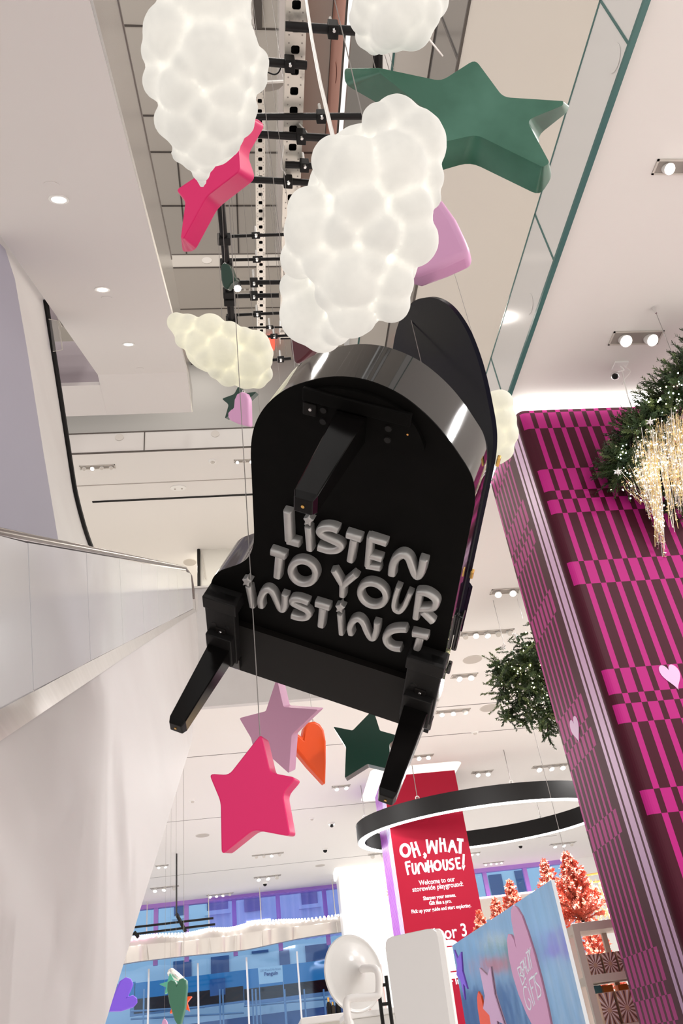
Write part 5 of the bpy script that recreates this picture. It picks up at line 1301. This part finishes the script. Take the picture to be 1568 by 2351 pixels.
for i, (px, h, mt) in enumerate(((757, .16, 'black'), (766, .12, 'bark'), (778, .17, 'black'), (788, .10, 'signb'))):
    p = aty((px, 2330), 9.0); lb = ('tall dark bottle, leftmost on the white counter', 'short brown bottle second from the left on the white counter', 'tallest dark bottle third from left on the white counter', 'short blue bottle, rightmost on the white counter')[i]
    t = thing('bottle', V((p.x, 9.0, cz_)), lb, 'bottle', 'bottles on the white counter')
    m_ = MB().tube([V((p.x, 9.0, cz_+h*f_)) for f_ in (0, .02, .62, .72, .78)], [.022, .024, .024, .018, .009], 12); m_.build('bottle_body', mt, t, smooth=50)
    MB().tube([V((p.x, 9.0, cz_+h*.78)), V((p.x, 9.0, cz_+h))], .010, 10).build('cap', 'gold', t)
# shelf unit with gift boxes
YSH = 10.2
sh = thing('shelf_unit', aty((1370, 2300), YSH), 'putty shelf unit of gift boxes between mirror partition and patterned column', 'shelf')
def sx_(px, py): return aty((px, py), YSH)
A0 = sx_(1312, 2120); z0 = A0.z; x0 = A0.x; x1 = x0+1.15
z0b = sx_(1318, 2140).z; z1 = sx_(1348, 2240).z; z1b = sx_(1352, 2258).z; z2 = sx_(1380, 2352).z-.02
for zt, zb_ in ((z0, z0b), (z1, z1b), (z2, z2-.1)): MB().box((x0+.06, YSH+.01, zb_), (x1, YSH+.55, zt)).build('shelf_board', 'putty', sh, bevel=(.004, 2))
for x, y in ((x0, YSH), (x1, YSH), (x0, YSH+.5), (x1, YSH+.5)): MB().box((x, y, FL), (x+.075, y+.06, z0-.004)).build('post', 'putty', sh, bevel=(.004, 2))
MB().box((x0+.50, YSH+.46, FL), (x0+.56, YSH+.5, z0b)).build('back_post', 'putty', sh)
def gift(x, z, w, h, i, row):
    g = thing('gift_box', V((x+w/2, YSH+.15, z)), ('gift box with sunburst front on the middle shelf, number %s from the left post', 'tall gift box with sunburst front on the bottom shelf, number %s from the left post')[row] % ('one', 'two', 'three', 'four', 'five', 'six')[i], 'gift box', ('sunburst gift boxes on the middle shelf', 'sunburst gift boxes on the bottom shelf')[row])
    MB().box((x, YSH+.06, z), (x+w, YSH+.3, z+h)).build('carton', 'boxp', g, bevel=(.003, 1))
    m_ = MB(); cxx, czz = x+w*.5, z+h*.45; n = 26
    for k in range(n):
        a0 = 2*math.pi*k/n; a1 = 2*math.pi*(k+.55)/n
        def hit(a):
            c_, s_ = math.cos(a), math.sin(a); f_ = min((w*.5)/max(abs(c_), 1e-6), ((h*.55) if s_ > 0 else (h*.45))/max(abs(s_), 1e-6))*.97
            return (cxx+c_*f_, YSH+.058, czz+s_*f_)
        def inn(a): return (cxx+math.cos(a)*w*.14, YSH+.058, czz+math.sin(a)*w*.14)
        m_.add([inn(a0), inn(a1), hit(a1), hit(a0)], [(0, 1, 2, 3)], 0 if k % 2 else 1)
    m_.build('sunburst_print', ['boxl', 'boxd'], g)
wb = .155
for i in range(5): gift(x0+.10+i*(wb+.022), z1, wb, (sx_(1340, 2192).z-z1), i, 0)
for i in range(5): gift(x0+.12+i*(wb+.05), z2, wb+.02, (sx_(1355, 2282).z-z2), i, 1)
for i, (xo, mt) in enumerate(((.16, 'boxt'), (.30, 'boxo'), (.48, 'boxo'), (.62, 'boxl'), (.78, 'boxo'))):
    zt = sx_(1355, 2282).z
    b = MB().box((x0+xo, YSH+.34, z2), (x0+xo+.12, YSH+.46, zt+.09-.01*i)).build('small_box', mt, bevel=(.003, 1)); tag(b, ('small teal box behind the tall gift boxes', 'orange box behind second tall gift box', 'orange box behind the middle tall gift boxes', 'pale box between two orange boxes behind tall gift boxes', 'orange box behind the tall gift boxes, nearest the column')[i], 'box', 'small boxes at the back of the bottom shelf')
# coral tinsel trees
def coral(base, tip, rad, label, seedn, dens=1.0):
    rnd = random.Random(seedn)
    t = thing('coral_tree', base, label, 'tinsel tree', 'coral tinsel trees')
    Ht = tip.z-base.z; m_ = MB()
    MB().tube([base, V((base.x, base.y, tip.z))], [.02, .006], 6).build('trunk', 'bark', t)
    n = int(120*dens)
    for k in range(n):
        f_ = (k+.5)/n; z = base.z+Ht*(.06+.92*f_); r = 1.1*rad*(1-f_)**.85*rnd.uniform(.75, 1.1)+.02
        a = k*2.399+rnd.uniform(-.3, .3); d = V((math.cos(a), math.sin(a), .25+.6*f_))
        twig(m_, V((base.x, base.y, z)), d, r, .05, .010, rnd, 0, 200, True)
        for j in range(2):
            q = V((base.x, base.y, z))+d.normalized()*r*rnd.uniform(.35, .75); d2 = d.normalized()+V((rnd.gauss(0, .5), rnd.gauss(0, .5), rnd.gauss(.2, .3)))
            twig(m_, q, d2, r*.42, .045, .010, rnd, 0, 200, False)
    twig(m_, V((base.x, base.y, tip.z-.16)), V((0, 0, 1)), .17, .035, .008, rnd, 0, 260)
    o = m_.build('branches', ['coral', 'coral', 'bark'], t); o['kind'] = 'stuff'; return t
yt_ = YSH+.28
bx = aty((1338, 2112), yt_); tp = aty((1304, 1957), yt_); coral(V((bx.x, yt_, z0)), V((bx.x, yt_, tp.z)), .30, 'tall coral tinsel tree standing on the shelf unit', 3)
for i, (b, tpq, r, yy) in enumerate((((1290, 2150), (1250, 1974), .30, 11.2), ((1205, 2190), (1173, 2020), .27, 11.6), ((1165, 2210), (1128, 2062), .24, 12.0), ((1125, 2230), (1096, 2092), .20, 12.4), ((1395, 2290), (1362, 2085), .34, 12.2))):
    B = aty(b, yy); T = aty(tpq, yy)
    pl = MB().box((B.x-.16, yy-.16, FL), (B.x+.16, yy+.16, B.z)).build('display_plinth', 'white', bevel=(.01, 2)); tag(pl, ('white plinth under the coral tree at the partition peak', 'white plinth under the second coral tree behind the partition', 'white plinth under the third coral tree behind the partition', 'white plinth under the leftmost coral tree', 'white plinth under the coral tree behind the shelf unit')[i], 'plinth', 'plinths under the coral trees')
    coral(V((B.x, yy, B.z)), V((B.x, yy, T.z)), r, ('coral tinsel tree rising behind the peak of the mirror partition', 'coral tinsel tree second left of the partition peak', 'coral tinsel tree third left of the partition peak', 'coral tinsel tree at the left, beside the red banner', 'coral tinsel tree seen through the shelf unit')[i], 20+i, .8)
# gold crystal chandelier
YCH = 17
c = aty((1385, 2035), YCH); ch = thing('crystal_chandelier', c, 'glittering gold crystal chandelier behind the tall coral tree', 'chandelier'); rnd = random.Random(9)
m_ = MB(); lt = MB()
for k in range(420):
    a = rnd.uniform(0, 6.283); r = .85*math.sqrt(rnd.random()); p = V((c.x+r*math.cos(a), c.y+r*math.sin(a)*.6, c.z-rnd.uniform(-.15, .55)))
    L_ = rnd.uniform(.04, .10); m_.tube([p, p-V((0, 0, L_))], .012, 4)
    if k % 4 == 0: lt.ball(p+V((0, -.05, 0)), .02, 0, 6, 4)
o = m_.build('crystals', 'tinsel', ch); o['kind'] = 'stuff'; o = lt.build('bulbs', 'fairy', ch); o['kind'] = 'stuff'
MB().tube([c+V((.8*math.cos(i*.2618), .48*math.sin(i*.2618), .17)) for i in range(24)], .02, 6, closed=True).build('hoop', 'gold', ch)
for dx in (-.6, .6): MB().tube([c+V((dx, 0, .17)), V((c.x+dx, c.y, ZC))], .006, 5).build('suspension_wire', 'wire', ch)

# ================================================================== SMALL THINGS ROUND THE TRUSS
for (L, lb) in (([(655, 325), (648, 360), (646, 385), (655, 400), (650, 425), (647, 440)], 'white cable loop hanging left of the wide truss beam'), ([(684, 285), (694, 292), (704, 304), (703, 322)], 'short white cable loop right of the wide truss beam'), ([(612, 170), (630, 171), (642, 162), (650, 150)], 'thin dark cable loop between upper left cloud and truss beam')):
    z_ = ZT-.02; P = [atz(q, z_-.02*i) for i, q in enumerate(L)]
    P[-1].z = z_+.05; P[0].z = z_+.05
    o = MB().tube([V(p) for p in catmull(P, 5, False)], .008, 6).build('cable_loop', 'cable' if 'white' in lb else 'black', smooth=60); tag(o, lb, 'cable')
P = [atz(q, 12.0) for q in ((600, 190), (651, 187), (650, 196), (640, 205), (620, 210), (598, 211))]
t = thing('shade_plate', P[1], 'grey rounded plate behind the upper left cloud beside the beam', 'plate')
fixn(MB().prism(P, (0, 0, .03)).build('plate', 'recess', t)); MB().tube([P[1], P[0]], .025, 6).build('edge_tube', 'steelp', t)
MB().tube([P[1], V((P[1].x, P[1].y, 26.0))], .006, 5).build('hanging_wire', 'wire', t)
rnd = random.Random(2); a = aty((886, 1985), 28); b = aty((894, 2070), 28); m_ = MB()
for k in range(260):
    p = a+(b-a)*rnd.random()+V((rnd.gauss(0, .03), rnd.gauss(0, .03), 0)); d = V((rnd.gauss(0, .04), rnd.gauss(0, .04), rnd.gauss(0, .04))); w_ = V((.006, 0, .006)); m_.add([p-w_, p+w_, p+d+w_, p+d-w_], [(0, 1, 2, 3)])
t = thing('tinsel_strand', a, 'narrow gold tinsel strand hanging between the white pillar and red banner', 'tinsel')
m_.build('tinsel', 'tinsel', t)['kind'] = 'stuff'; MB().tube([V((b.x, b.y, b.z)), V((a.x, a.y, ZC))], .008, 5).build('hanging_wire', 'wire', t)
